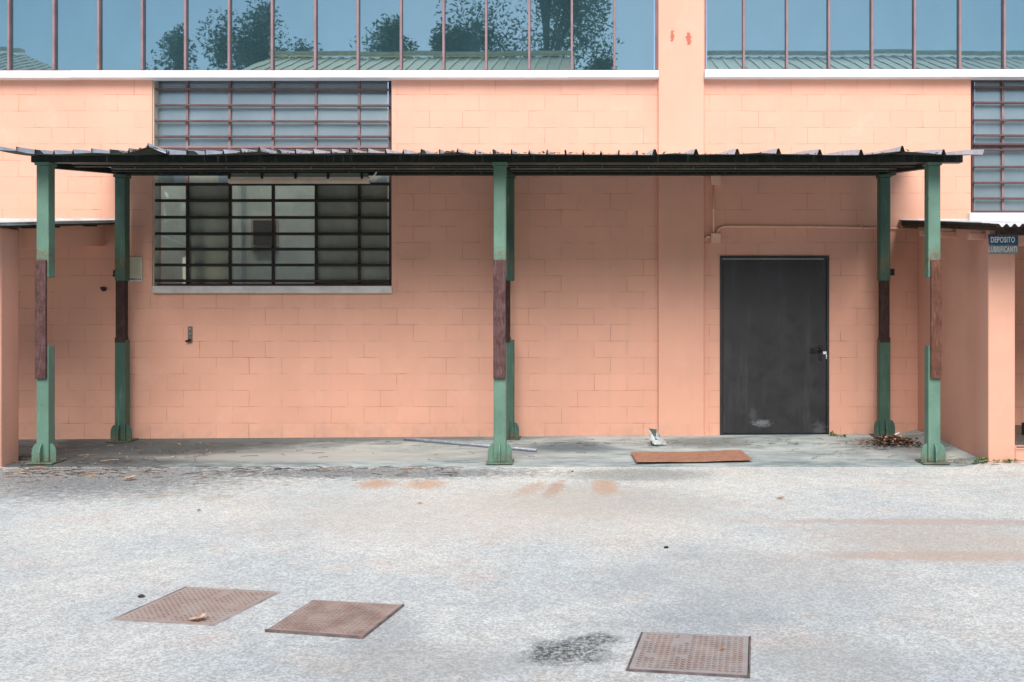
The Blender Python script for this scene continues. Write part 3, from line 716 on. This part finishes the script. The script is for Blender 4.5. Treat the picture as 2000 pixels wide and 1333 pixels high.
# left annex
la = thing('side_shed', (-6.6, -1.0, 0), 'peach plastered lean-to at the left edge with open front and thin roof', 'outbuilding')
XR2 = X(38, 1.78)
obj('pillar', MB().box(XR2 - .32, XR2, -2.1, -1.78, -.1, az(2.1) - .03), M['plaster'], la, bevel=.02)
obj('beam', slope_box(XR2 - .28, XR2 + .004, .001, 1.779, 2.33, az(0) - .03, 2.19, az(1.78) - .03), M['plaster'], la, bevel=.01)
obj('beam', MB().box(-9.5, XR2 - .321, -2.08, -1.84, 2.14, az(2.08) - .03), M['plaster'], la)
obj('pillar', MB().box(-9.9, -9.5, -2.1, -1.78, -.1, az(2.0) - .09), M['plaster'], la)
obj('roof', corr_roof(-10.1, X(231), 0.0, 2.86, az(0), az(2.86)), [M['fibre_top'], M['fibre_edge']], la, smooth=True)
obj('verge_board', slope_box(X(231) - .12, X(231) - .01, .01, 2.8, az(0) - .035, az(0) - .018, az(2.8) - .035, az(2.8) - .018), M['fibre_edge'], la)
obj('verge_flashing', slope_box(X(231) - .13, X(231) + .006, .01, 2.8, az(0) + .014, az(0) + .02, az(2.8) + .014, az(2.8) + .02), M['white_sill'], la)
obj('flashing', MB().box(-10, X(229), -.03, -.001, az(0), az(0) + .035), M['fibre_top'], la)
for tt in (.5, 1.3, 1.75):
    obj('purlin_end', MB().box(XR2 + .006, X(231) - .02, -tt - .035, -tt + .035, az(tt) - .05, az(tt) - .02), M['fibre_edge'], la)

# ------------------------------------------------------------------ conduit and small fittings on the wall
cn = thing('wall_conduit', (X(1396), 0, Z(475)), 'peach painted conduit with two junction boxes running above the dark door', 'conduit')
def jbox(px, py):
    x, z = X(px), Z(py); b = .055
    o = obj('junction_box', MB().box(x - b, x + b, -.055, -.001, z - b, z + b), M['conduit'], cn, bevel=.006)
    obj('lid', MB().box(x - b - .004, x + b + .004, -.064, -.0555, z - b - .004, z + b + .004), M['conduit'], o, bevel=.004)
jbox(1397, 353); jbox(1397, 466)
obj('pipe', MB().tube([(X(1393), -.028, Z(362)), (X(1393), -.028, Z(457))], .011), M['conduit'], cn, smooth=True)
pts = [(X(1399), -.028, Z(457)), (X(1402), -.028, Z(451)), (X(1406), -.028, Z(446)), (X(1412), -.028, Z(443.5)), (X(1430), -.028, Z(443)), (X(1600), -.028, Z(444)), (X(1700), -.028, Z(446)), (X(1790), -.028, Z(447.5))]
obj('pipe', MB().tube(pts, .012), M['conduit'], cn, smooth=True)
for px in (1393,):
    obj('clip', MB().box(X(px) - .02, X(px) + .02, -.042, -.001, Z(410) - .008, Z(410) + .008), M['conduit'], cn)
for px in (1480, 1580, 1680, 1760):
    obj('clip', MB().box(X(px) - .008, X(px) + .008, -.043, -.001, Z(444.5) - .018, Z(444.5) + .018), M['conduit'], cn)
obj('gland', MB().tube([(X(1387), -.028, Z(464)), (X(1381), -.03, Z(463)), (X(1377), -.03, Z(467))], .014), M['conduit'], cn)
# wire joining upper box to the canopy
obj('wire', MB().tube([(X(1390), -.03, Z(346)), (X(1389), -.05, Z(336)), (X(1391), -.09, Z(328))], .004, 6), M['black'], cn)

nb = thing('notice_board', (X(267, .03), -.03, Z(550)), 'small pale yellow notice hung on the wall left of the barred window', 'notice')
obj('board', MB().box(X(250), X(279), -.02, -.004, Z(550), Z(502)), M['notice'], nb, bevel=.004)
obj('white_strip', MB().box(X(252), X(278.5), -.0215, -.0203, Z(549.5), Z(543)), M['white'], nb)
for k in range(9):
    x = X(254.5 + k * 2.6); obj('print_mark', MB().box(x, x + rnd.uniform(.007, .012), -.0224, -.0217, Z(547.5), Z(544)), M['black'], nb)
def smallbox(name, px, py, t, w_, h_, d_, mat, label, cat):
    x, z = X(px, t), Z(py, t); m = MB().box(x - w_/2, x + w_/2, -t - d_/2, -t + d_/2, z - h_/2, z + h_/2); return tag(obj(name, m, mat, None, bevel=.008), label, cat)
m = MB(); x, z = X(224, TB), Z(533, TB)
m.tube([(x + .03, -TB, z), (x - .005, -TB, z)], .036, 14); m.box(x - .012, x + .028, -TB - .03, -TB + .03, z - .05, z - .02)
tag(obj('cable_gland', m, M['black'], None, bevel=.003), 'round black fitting on the left side of the rear left post', 'fitting')
m = MB(); x, z = X(1741, TB), Z(532, TB)
m.box(x - .028, x + .03, -TB - .03, -TB + .03, z - .04, z + .04); m.box(x - .02, x + .02, -TB - .034, -TB - .03, z - .028, z + .028)
tag(obj('switch_box', m, M['black'], None, bevel=.003), 'small black box on the right side of the rear right post', 'switch')
# hasp / tap on the wall under the window
hk = thing('wall_hasp', (X(370), -.03, Z(672)), 'weathered grey metal hasp with black tip on the wall under the barred window', 'bracket')
obj('strap', MB().box(X(367.5), X(376), -.016, -.001, Z(670), Z(638)), M['greymetal'], hk, bevel=.003)
obj('pin', MB().tube([(X(372), -.016, Z(664)), (X(372), -.045, Z(665)), (X(366), -.05, Z(667))], .014), M['black'], hk, smooth=True)
for pz in (643, 652): obj('rivet', MB().tube([(X(372), -.016, Z(pz)), (X(372), -.022, Z(pz))], .008), M['steel'], hk)
m = MB().tube([(X(204), -.001, Z(565)), (X(204), -.03, Z(565))], .028, 12); m.tube([(X(199), -.001, Z(563)), (X(199), -.02, Z(563))], .014, 8)  # black stubs put in to draw a dark hole in the wall
tag(obj('dark_hole', m, M['black'], None), 'small dark hole in the shaded wall beside the left annex, drawn as a black stub', 'pipe')

def leafmat(name, a, b):
    n = NT(name); return n.fin(n.mix(n.ramp(n.noise(40, 4, .7), .4, .6), a, b), .6)
M['lf_or'] = leafmat('orange_leaf', (.62, .30, .06), (.50, .20, .05)); M['lf_pale'] = leafmat('pale_leaf', (.70, .52, .36), (.50, .28, .18))
M['lf_br'] = leafmat('brown_leaf', (.20, .10, .06), (.32, .20, .13)); M['lf_red'] = leafmat('red_leaf', (.5, .06, .06), (.35, .05, .05)); M['lf_dk'] = leafmat('dark_leaf', (.035, .03, .028), (.08, .065, .055))
M['lf_yel'] = leafmat('yellow_leaf', (.55, .45, .10), (.6, .5, .2))
# ------------------------------------------------------------------ manhole covers
def cover_mat(name, a, b, grit):
    n = NT(name); c = n.mix(n.ramp(n.noise(6, 5, .7), .35, .65), a, b)
    c = n.mix(n.ramp(n.noise(45, 4, .8), .52, .66, 0, grit), c, (0.42, 0.42, 0.40))
    return n.fin(c, .75, 0, n.bump(n.noise(80, 4, .7), .3, .003), .3)
cms = [cover_mat('dusty_cover', (0.44, 0.32, 0.26), (0.50, 0.40, 0.34), .5), cover_mat('brown_cover', (0.36, 0.24, 0.19), (0.48, 0.36, 0.30), .4), cover_mat('grey_cover', (0.42, 0.35, 0.31), (0.48, 0.43, 0.39), .7)]
M['tread'] = cover_mat('worn_tread', (0.26, 0.18, 0.145), (0.37, 0.275, 0.23), .3)
def cover(corners, mat, lift, label, tread, dirt, herring=False):
    P = [G(*c) for c in corners]          # TL TR BR BL
    ctr = sum(P, Vector()) / 4; g = gh(ctr.x, ctr.y) - .012
    th = thing('manhole_cover', (ctr.x, ctr.y, g), label, 'manhole cover', 'steel covers set in the asphalt yard')
    def pt(u, v, z): a = P[0].lerp(P[1], u); b = P[3].lerp(P[2], u); q = a.lerp(b, v); return Vector((q.x, q.y, g + z))
    def slab(u0, u1, v0, v1, z0, z1, m): m.hexa([pt(u0, v1, z0), pt(u1, v1, z0), pt(u1, v0, z0), pt(u0, v0, z0), pt(u0, v1, z1), pt(u1, v1, z1), pt(u1, v0, z1), pt(u0, v0, z1)])
    fr = MB(); e = .014
    slab(-.0, 1.0, 0, e, 0, .005, fr); slab(0, 1, 1 - e, 1, 0, .005 + lift, fr); slab(0, e, e, 1 - e, 0, .005, fr); slab(1 - e, 1, e, 1 - e, 0, .005 + lift, fr)
    slab(.004, .996, .004, .996, -.004, .0015, fr); fr.m[-6:] = [1] * 6
    obj('frame', fr, [M['covframe'] if lift else M['covframe2'], M['lf_dk']], th)
    m = MB(); slab(e + .008, 1 - e - .008, e + .008, 1 - e - .008, 0, .004 + lift * .7, m); zt = .004 + lift * .7; nf0 = len(m.f)
    nn = tread
    for i in range(nn):
        for j in range(nn):
            u = .06 + .88 * (i + .5) / nn; v = .06 + .88 * (j + .5) / nn
            if noise.noise(Vector((u * 5, v * 5, ctr.x))) > dirt: continue
            sg_ = -1 if (herring and (i // 3) % 2) else 1; L_, W_ = .024, .008
            ax, ay = (L_, sg_ * L_ * .55); bx, by = (-sg_ * W_ * .5, W_)
            P4 = [(u - ax, v - ay), (u + bx, v + by), (u + ax, v + ay), (u - bx, v - by)]
            m.hexa([pt(p_, q_, zt) for p_, q_ in P4] + [pt(u + (p_ - u) * .75, v + (q_ - v) * .7, zt + .004) for p_, q_ in P4], m=1)
    obj('cover_plate', m, [mat, M['tread']], th)
M['covframe2'] = worn('dust_buried_frame', (0.42, 0.37, 0.34), .8, 0, .4, 10); M['covframe'] = worn('dark_cover_frame', (0.20, 0.155, 0.145), .7, 0, .4, 12)
cover([(362, 1143), (548, 1153), (418, 1219), (216, 1207)], cms[0], 0.0, 'dusty brown ribbed cover, leftmost of three, with a pale leaf on its edge', 16, .3)
cover([(611, 1170), (790, 1180), (709, 1245), (517, 1231)], cms[1], 0.009, 'brown tread plate cover with raised right edge, between the other two covers', 17, .6, True)
cover([(1252, 1233), (1467, 1242), (1465, 1322), (1222, 1308)], cms[2], 0.006, 'greyish square tread plate cover right of the black oil stain', 17, .45, True)

# ------------------------------------------------------------------ loose things on the ground
def GG(px, py):
    p = G(px, py); z = gh(p.x, p.y) + (.006 if -p.y < 1.98 else -.012); q = G(px, py, z); q.z = z; return q
a, b = GG(789, 860), GG(1048, 883)
pp = thing('steel_pipe', (a.x, a.y, a.z), 'long thin grey steel pipe lying on the concrete behind the middle post', 'pipe')
up = Vector((0, 0, .02)); obj('tube', MB().tube([a + up, a.lerp(b, .35) + up * 1.1, b + up], .017, 12), M['steel'], pp, smooth=True)
c_ = a.lerp(b, .83); obj('collar', MB().tube([c_ + up + (b - a) * -.012, c_ + up + (b - a) * .012], .026, 12), M['steel'], pp)
q = [GG(1232, 888), GG(1447, 884), GG(1470, 903), GG(1243, 907)]
m = MB(); n_ = 10
for lay in (0, 1):
    for j in range(3):
        for i in range(n_ + 1):
            u = i / n_; v = j / 2; p = q[0].lerp(q[1], u).lerp(q[3].lerp(q[2], u), v)
            z = .012 + .010 * abs(u - .5) * 2 + .004 * noise.noise(Vector((u * 6, v * 2, 0)))
            m.v.append(Vector((p.x, p.y, p.z + z + (.006 if lay else 0))))
for lay in (0, 1):
    for j in range(2):
        for i in range(n_):
            k = lay * 3 * (n_ + 1) + j * (n_ + 1) + i; m.f.append((k, k + 1, k + n_ + 2, k + n_ + 1)); m.m.append(0)
for j in (0, 2):
    for i in range(n_):
        k = j * (n_ + 1) + i; k2 = k + 3 * (n_ + 1); m.f.append((k, k + 1, k2 + 1, k2)); m.m.append(0)
for i in (0, n_):
    for j in range(2):
        k = j * (n_ + 1) + i; k2 = k + 3 * (n_ + 1); m.f.append((k, k + n_ + 1, k2 + n_ + 1, k2)); m.m.append(0)
tag(obj('metal_sheet', m, M['plate_rust'], None), 'rusty orange brown flat sheet lying on the slab edge before the door', 'metal sheet')
# crumpled white scrap by the pilaster
p = GG(1283, 868)
cr = thing('crumpled_scrap', (p.x, p.y, p.z), 'crumpled white and grey folded scrap standing at the pilaster foot', 'scrap')
M['scrap'] = worn('dirty_white_scrap', (0.38, 0.42, 0.40), .6, 0, .35, 25)
M['scrapd'] = worn('dark_scrap_fold', (0.06, 0.065, 0.06), .7, 0, .4, 25)
def flap(pts, mat, th=.004, name='flap'):
    V = [Vector((p.x + a, p.y + b, p.z + c)) for a, b, c in pts]; nn = (V[1] - V[0]).cross(V[2] - V[0]).normalized() * th
    m = MB(); k = len(V); m.v = V + [v + nn for v in V]; m.f = [tuple(range(k)), tuple(range(k, 2 * k))[::-1]] + [(i, (i + 1) % k, k + (i + 1) % k, k + i) for i in range(k)]; m.m = [0] * len(m.f)
    obj(name, m, mat, cr)
flap([(-.09, .03, .17), (-.02, -.03, .07), (-.05, -.05, .02), (-.085, -.01, .04)], M['scrap'])
flap([(-.09, .035, .175), (.0, .03, .165), (-.01, -.01, .10), (-.03, -.028, .072)], M['scrapd'])
flap([(-.005, .03, .165), (.03, .04, .10), (.02, -.02, .05), (-.015, -.02, .075)], M['scrap'])
flap([(-.035, -.045, .06), (.015, -.05, .055), (.115, -.06, .006), (-.03, -.09, .008), (-.06, -.06, .02)], M['scrap'])
flap([(.02, .02, .09), (.075, .03, .05), (.11, -.02, .015), (.02, -.03, .055)], M['scrap'])
flap([(-.08, -.02, .045), (-.04, -.055, .03), (-.03, -.08, .004), (-.07, -.04, .004)], M['scrapd'])
flap([(-.02, .045, .14), (.03, .05, .11), (.07, .045, .004), (-.05, .04, .004)], M['scrapd'])

def leaf_mesh(m, c, size, ang, tilt, curl):
    ca, sa = math.cos(ang), math.sin(ang)
    prof = [(-1, 0), (-.5, .38), (.1, .5), (.6, .3), (1, 0), (.6, -.3), (.1, -.5), (-.5, -.38)]
    n = len(m.v); 
    m.v.append(Vector((c[0], c[1], c[2] + size * .1)))
    for u, v in prof:
        x, y = u * size * .5, v * size * .5; z = curl * size * (abs(v) * 1.1 + u * u * .5) + tilt * x
        m.v.append(Vector((c[0] + x * ca - y * sa, c[1] + x * sa + y * ca, c[2] + abs(z) + .002)))
    for i in range(8): m.f.append((n, n + 1 + i, n + 1 + (i + 1) % 8)); m.m.append(0)
for px, py, sz, mt, lab in ((251, 939, .13, 'lf_pale', 'curled pale brown leaf on the asphalt before the left post'), (385, 1215, .10, 'lf_pale', 'pale leaf lying on the edge of the leftmost cover'),
                            (1525, 976, .085, 'lf_or', 'small orange leaf on the open asphalt before the door'), (1409, 1273, .05, 'lf_or', 'tiny orange leaf on the grey cover'),
                            (1127, 873, .05, 'lf_red', 'tiny red leaf on the concrete right of the middle post'), (1382, 868, .05, 'lf_yel', 'tiny yellow leaf on the concrete left of the door'),
                            (820, 985, .06, 'lf_pale', 'small pale leaf on the asphalt below the rust marks'), (388, 999, .05, 'lf_dk', 'small grey leaf on the asphalt left of centre')):
    m = MB(); g = GG(px, py); leaf_mesh(m, (g.x, g.y, g.z + .002), sz, rnd.uniform(-.4, .4), .15, .35)
    if sz > .09: leaf_mesh(m, (g.x + sz * .2, g.y + .01, g.z + .006), sz * .7, 1.2, .3, .5)
    tag(obj('fallen_leaf', m, M[mt], None), lab, 'leaf', 'single leaves on the yard')
# pebbles / dark clods
def pebble(px, py, r, mt, lab):
    g = GG(px, py); bm = bmesh.new(); bmesh.ops.create_icosphere(bm, subdivisions=2, radius=r)
    m = MB()
    for v in bm.verts:
        q = v.co * (1 + .35 * noise.noise(v.co * (2 / r) + Vector((px, 0, 0)))); m.v.append(Vector((g.x + q.x * 1.2, g.y + q.y, g.z + r * .4 + q.z * .6)))
    m.f = [tuple(v.index for v in f.verts) for f in bm.faces]; m.m = [0] * len(m.f); bm.free()
    tag(obj('stone', m, mt, None, smooth=True), lab, 'stone', 'loose stones on the yard')
pebble(1301, 1071, .014, M['black'], 'small black stone alone on the asphalt right of centre')
pebble(276, 1167, .016, M['lf_dk'], 'dark clod beside the upper left of the leftmost cover')
pebble(1118, 922, .010, M['lf_dk'], 'tiny dark stone just before the slab edge')
# leaf pile behind the right posts
m = MB()
for k in range(620):
    u = rnd.gauss(0, .42); v = rnd.gauss(0, .35)
    px = 1742 + u * 62 + v * 6; py = 866 + v * 9 - abs(u) * -2
    g = GG(px, max(856, py)); h = max(0, .07 * (1 - (u * u + v * v) / .9)) * rnd.random()
    leaf_mesh(m, (g.x, g.y, g.z + h), rnd.uniform(.025, .07), rnd.uniform(0, 6.28), rnd.uniform(-.5, .5), rnd.uniform(.1, .6))
m.m = [rnd.choice((0, 0, 0, 1, 1, 2)) for _ in m.f]
for i in range(0, len(m.m), 8): m.m[i:i+8] = [m.m[i]] * len(m.m[i:i+8])
tag(obj('leaf_pile', m, [M['lf_br'], M['lf_dk'], M['lf_pale']], None), 'brown heap of dead leaves round the foot of the rear right post', 'leaf litter', kind='stuff')
g = GG(1752, 862); m = MB(); leaf_mesh(m, (g.x, g.y, g.z + .06), .09, .4, .4, .5); leaf_mesh(m, (g.x - .02, g.y - .02, g.z + .045), .08, 1.9, -.4, .5)
tag(obj('paper_scrap', m, M['white'], None), 'crumpled white paper on top of the dead leaf heap', 'litter')
m = MB()
for k in range(240):
    px = rnd.choice((rnd.uniform(230, 300), rnd.uniform(450, 700), rnd.uniform(800, 1290), rnd.uniform(1290, 1900), rnd.uniform(820, 1200)))
    t = TFR - rnd.uniform(.0, .12); x = (px - VX) / 200.0
    leaf_mesh(m, (x, -t, roofz(t) + .007 + interp(edge, px) * max(0, 1 - (TFR - t) / .55) ** 1.3), rnd.uniform(.015, .05), rnd.uniform(0, 6.28), rnd.uniform(-.4, .4), rnd.uniform(.2, .6))
for i in range(0, len(m.f), 8): m.m[i:i+8] = [rnd.choice((0, 1, 1))] * 8
tag(obj('roof_debris', m, [M['lf_br'], M['lf_dk']], None), 'dead leaf bits and moss along the front edge of the canopy roof', 'leaf litter', kind='stuff')
# scattered litter
m = MB(); mm = []
def scat(n, fx_, smin, smax, choice):
    for _ in range(n):
        px, py = fx_(); g = GG(px, py); k = rnd.choice(choice); b = len(m.f)
        if rnd.random() < .35:
            an = rnd.gauss(0, .5); L = rnd.uniform(.02, .09); d = Vector((math.cos(an) * L, math.sin(an) * L, 0)); a_ = Vector((g.x, g.y, g.z + .004))
            m.tube([a_ - d, a_ + d * .2 + Vector((0, .006, .002)), a_ + d], .0022, 4)
        else: leaf_mesh(m, (g.x, g.y, g.z), rnd.uniform(smin, smax), rnd.uniform(0, 6.28), rnd.uniform(-.3, .3), rnd.uniform(0, .4))
        for i in range(b, len(m.f)): m.m[i] = k
scat(420, lambda: (rnd.triangular(-10, 420, 80), rnd.gauss(918, 12)), .012, .04, (0, 0, 1, 1, 1, 2))
scat(130, lambda: (rnd.uniform(40, 420), rnd.uniform(866, 905)), .012, .05, (0, 0, 1, 2))
scat(260, lambda: (rnd.uniform(380, 900), 912 + abs(rnd.gauss(0, 9))), .008, .022, (1, 1, 0))
scat(120, lambda: (rnd.uniform(300, 1250), rnd.triangular(857, 900, 859)), .008, .028, (1, 1, 0))
scat(100, lambda: (rnd.uniform(1250, 1700), rnd.triangular(856, 880, 858)), .008, .028, (1, 1, 0))
scat(120, lambda: (rnd.uniform(1840, 2000), rnd.gauss(901, 4)), .01, .03, (0, 1, 2, 3))
scat(90, lambda: (rnd.uniform(1580, 1860), rnd.uniform(862, 900)), .01, .03, (0, 1, 0))

tag(obj('leaf_litter', m, [M['lf_br'], M['lf_dk'], M['lf_pale'], leafmat('mossy_bit', (.08, .14, .04), (.12, .16, .06))], None), 'scattered twigs, leaf bits and grit over slab and asphalt', 'litter', kind='stuff')
# weeds
M['weed'] = leafmat('weed_green', (.08, .20, .04), (.14, .28, .06))
def weed(px, py, n, spread, hgt, lab):
    g = GG(px, py); th = thing('weed', (g.x, g.y, g.z), lab, 'weed', 'small weeds at the wall foot')
    lm, st_ = MB(), MB()
    for k in range(n):
        x = g.x + rnd.uniform(-spread, spread); y = g.y + rnd.uniform(-.03, .03); h = rnd.uniform(.3, 1) * hgt; dx = rnd.uniform(-.03, .03)
        z0 = gh(x, y); st_.tube([(x, y, z0 - .01), (x + dx * .5, y - .005, z0 + h * .5), (x + dx, y - .01, z0 + h)], .0015, 4)
        for j in range(4): leaf_mesh(lm, (x + dx * j / 3, y - .01, z0 + h * (j + 1) / 4), rnd.uniform(.02, .04), rnd.uniform(0, 6.28), rnd.uniform(-.8, .8), .4)
    obj('leaves', lm, M['weed'], th); obj('stems', st_, M['weed'], th)
weed(1625, 851, 9, .035, .05, 'low green weed at the right foot of the dark door'); weed(1642, 853, 7, .05, .03, 'flat green weed on the slab right of the door weed')
weed(1915, 899, 16, .06, .035, 'low mossy weed at the foot of the right annex corner'); weed(1960, 901, 12, .15, .02, 'thin weeds along the base of the right annex front')

# ------------------------------------------------------------------ what stands across the yard (mirrored in the glazing)
def Gr(px, D): return (px - VX) / (F / (D0 + D))
def Zr(py, D): return EYE + (VY - py) / (F / (D0 + D))
M['opp_wall'] = worn('opposite_wall_render', (.40, .33, .27), .85); M['opp_roof_a'] = worn('cream_ribbed_roof', (.92, .80, .52), .6); M['opp_roof_b'] = worn('pale_ribbed_roof', (.92, .87, .76), .6); M['opp_win'] = worn('dark_window', (.04, .05, .06), .2)
def shed(px0, px1, D, depth, pe, pr, mroof, hip, label):
    x0, x1 = Gr(px0, D), Gr(px1, D); ze, zr = Zr(pe, D), Zr(pr, D + depth)
    th = thing('opposite_shed', ((x0 + x1) / 2, -D - depth, 0), label, 'building', 'sheds across the yard')
    obj('wall', MB().box(x0 + .2, x1 - .2, -D - 2 * depth + .3, -D - .3, -.2, ze - .05), M['opp_wall'], th)
    m = MB(); n = int((x1 - x0) / .38)
    for i in range(n):
        a, b = x0 + (x1 - x0) * i / n, x0 + (x1 - x0) * (i + 1) / n; c = a + (b - a) * .7
        ha = lambda x: hip * depth * .9 if hip else 0
        def q(xa, xb, up):
            ra_ = min(max(xa, x0 + (depth * .9 if hip else 0)), x1 - (depth * .9 if hip else 0)); rb_ = min(max(xb, x0 + (depth * .9 if hip else 0)), x1 - (depth * .9 if hip else 0))
            fa = min(1, (xa - x0) / (depth * .9)) if hip else 1; fb = min(1, (xb - x0) / (depth * .9)) if hip else 1
            fa = min(fa, (x1 - xa) / (depth * .9)) if hip else fa; fb = min(fb, (x1 - xb) / (depth * .9)) if hip else fb
            m.quad((xa, -D, ze + up), (xb, -D, ze + up), (xb, -D - depth * fb, ze + (zr - ze) * fb + up), (xa, -D - depth * fa, ze + (zr - ze) * fa + up))
            m.quad((xa, -D - 2 * depth, ze + up), (xa, -D - depth * (2 - fa), ze + (zr - ze) * fa + up), (xb, -D - depth * (2 - fb), ze + (zr - ze) * fb + up), (xb, -D - 2 * depth, ze + up))
        q(a, c, 0); q(c, b, .03)
    obj('roof', m, mroof, th)
    obj('ridge_cap', MB().box(x0 + (depth * .9 if hip else 0), x1 - (depth * .9 if hip else 0), -D - depth - .12, -D - depth + .12, zr + .08, zr + .2), mroof, th)
    for k in range(int((x1 - x0) / 3)):
        xx = x0 + 1.2 + 3 * k; f = obj('window', MB().box(xx, xx + 1.6, -D - .3, -D - .26, 4.4, 5.8), M['opp_win'], th)
shed(-400, 135, 17, 4, 142, 106, M['opp_roof_b'], 1, 'pale hipped shed across the yard, mirrored at the left of the glazing')
shed(425, 1120, 17, 4, 146, 111, M['opp_roof_a'], 0, 'cream roofed shed across the yard, mirrored in the middle of the glazing')
shed(1330, 2150, 17, 4, 145, 109, M['opp_roof_b'], 0, 'white ribbed shed across the yard, mirrored right of the pilaster')
def tree(px, D, ptop, wpx, lab, seed, nl=9000):
    rr = random.Random(seed); wpx *= 1.45; nl = int(nl * 2.4); x = Gr(px, D); H = Zr(ptop, D); Rr = wpx / 2 / (F / (D0 + D))
    th = thing('tree', (x, -D, 0), lab, 'tree', 'trees across the yard')
    tk = MB(); tk.tube([(x, -D, -.2), (x + .2, -D, H * .4), (x - .1, -D + .2, H * .8), (x, -D, H * .95)], [.28, .22, .12, .03], 8)
    cl = []
    for k in range(34):
        u = rr.random(); z = H * (.35 + .62 * u); rad = Rr * (1.15 - u ** 1.5) * rr.uniform(.25, 1); an = rr.uniform(0, 6.28)
        c = Vector((x + rad * math.cos(an), -D + rad * math.sin(an) * .8, z)); cl.append((c, rr.uniform(.45, 1.0) * Rr * .38))
        tk.tube([(x, -D, z * .75), ((x + c.x) / 2, (-D + c.y) / 2, z * .9), tuple(c)], [.07, .05, .015], 5)
    cl.append((Vector((x, -D, H * .93)), Rr * .22))
    obj('trunk', tk, worn('bark', (.10, .075, .055)), th)
    m = MB()
    for k in range(nl):
        c, r_ = rr.choice(cl); d = Vector((rr.gauss(0, 1), rr.gauss(0, 1), rr.gauss(0, 1))); d = d.normalized() * r_ * rr.random() ** .7 * 1.4
        p = c + d; s = rr.uniform(.06, .13); a = Vector((rr.gauss(0, 1), rr.gauss(0, 1), rr.gauss(0, .7))).normalized(); b = a.cross(Vector((rr.gauss(0, 1), rr.gauss(0, 1), rr.gauss(0, 1)))).normalized()
        m.quad(p - a * s, p + b * s * .36, p + a * s, p - b * s * .36)
    obj('crown', m, M['crown'], th)
M['crown'] = leafmat('tree_foliage', (.06, .13, .06), (.10, .18, .075))
tree(500, 27, 6, 190, 'round bushy tree behind the cream roofed shed, mirrored left', 1)
tree(350, 26, 50, 130, 'smaller loose tree at the end of the cream roofed shed', 2, 5000)
tree(600, 27, 75, 90, 'low thin tree beside the round bushy one', 12, 2000)
tree(765, 25.6, 22, 130, 'upright dark tree behind the middle of the cream roof', 3)
tree(900, 27, 30, 130, 'broad green tree between two upright ones', 4)
tree(1045, 27, -190, 270, 'tallest tree with drooping boughs, mirrored near the pilaster', 5, 14000)
tree(1180, 24, 95, 110, 'low spreading bush right of the tallest tree', 6, 4000)
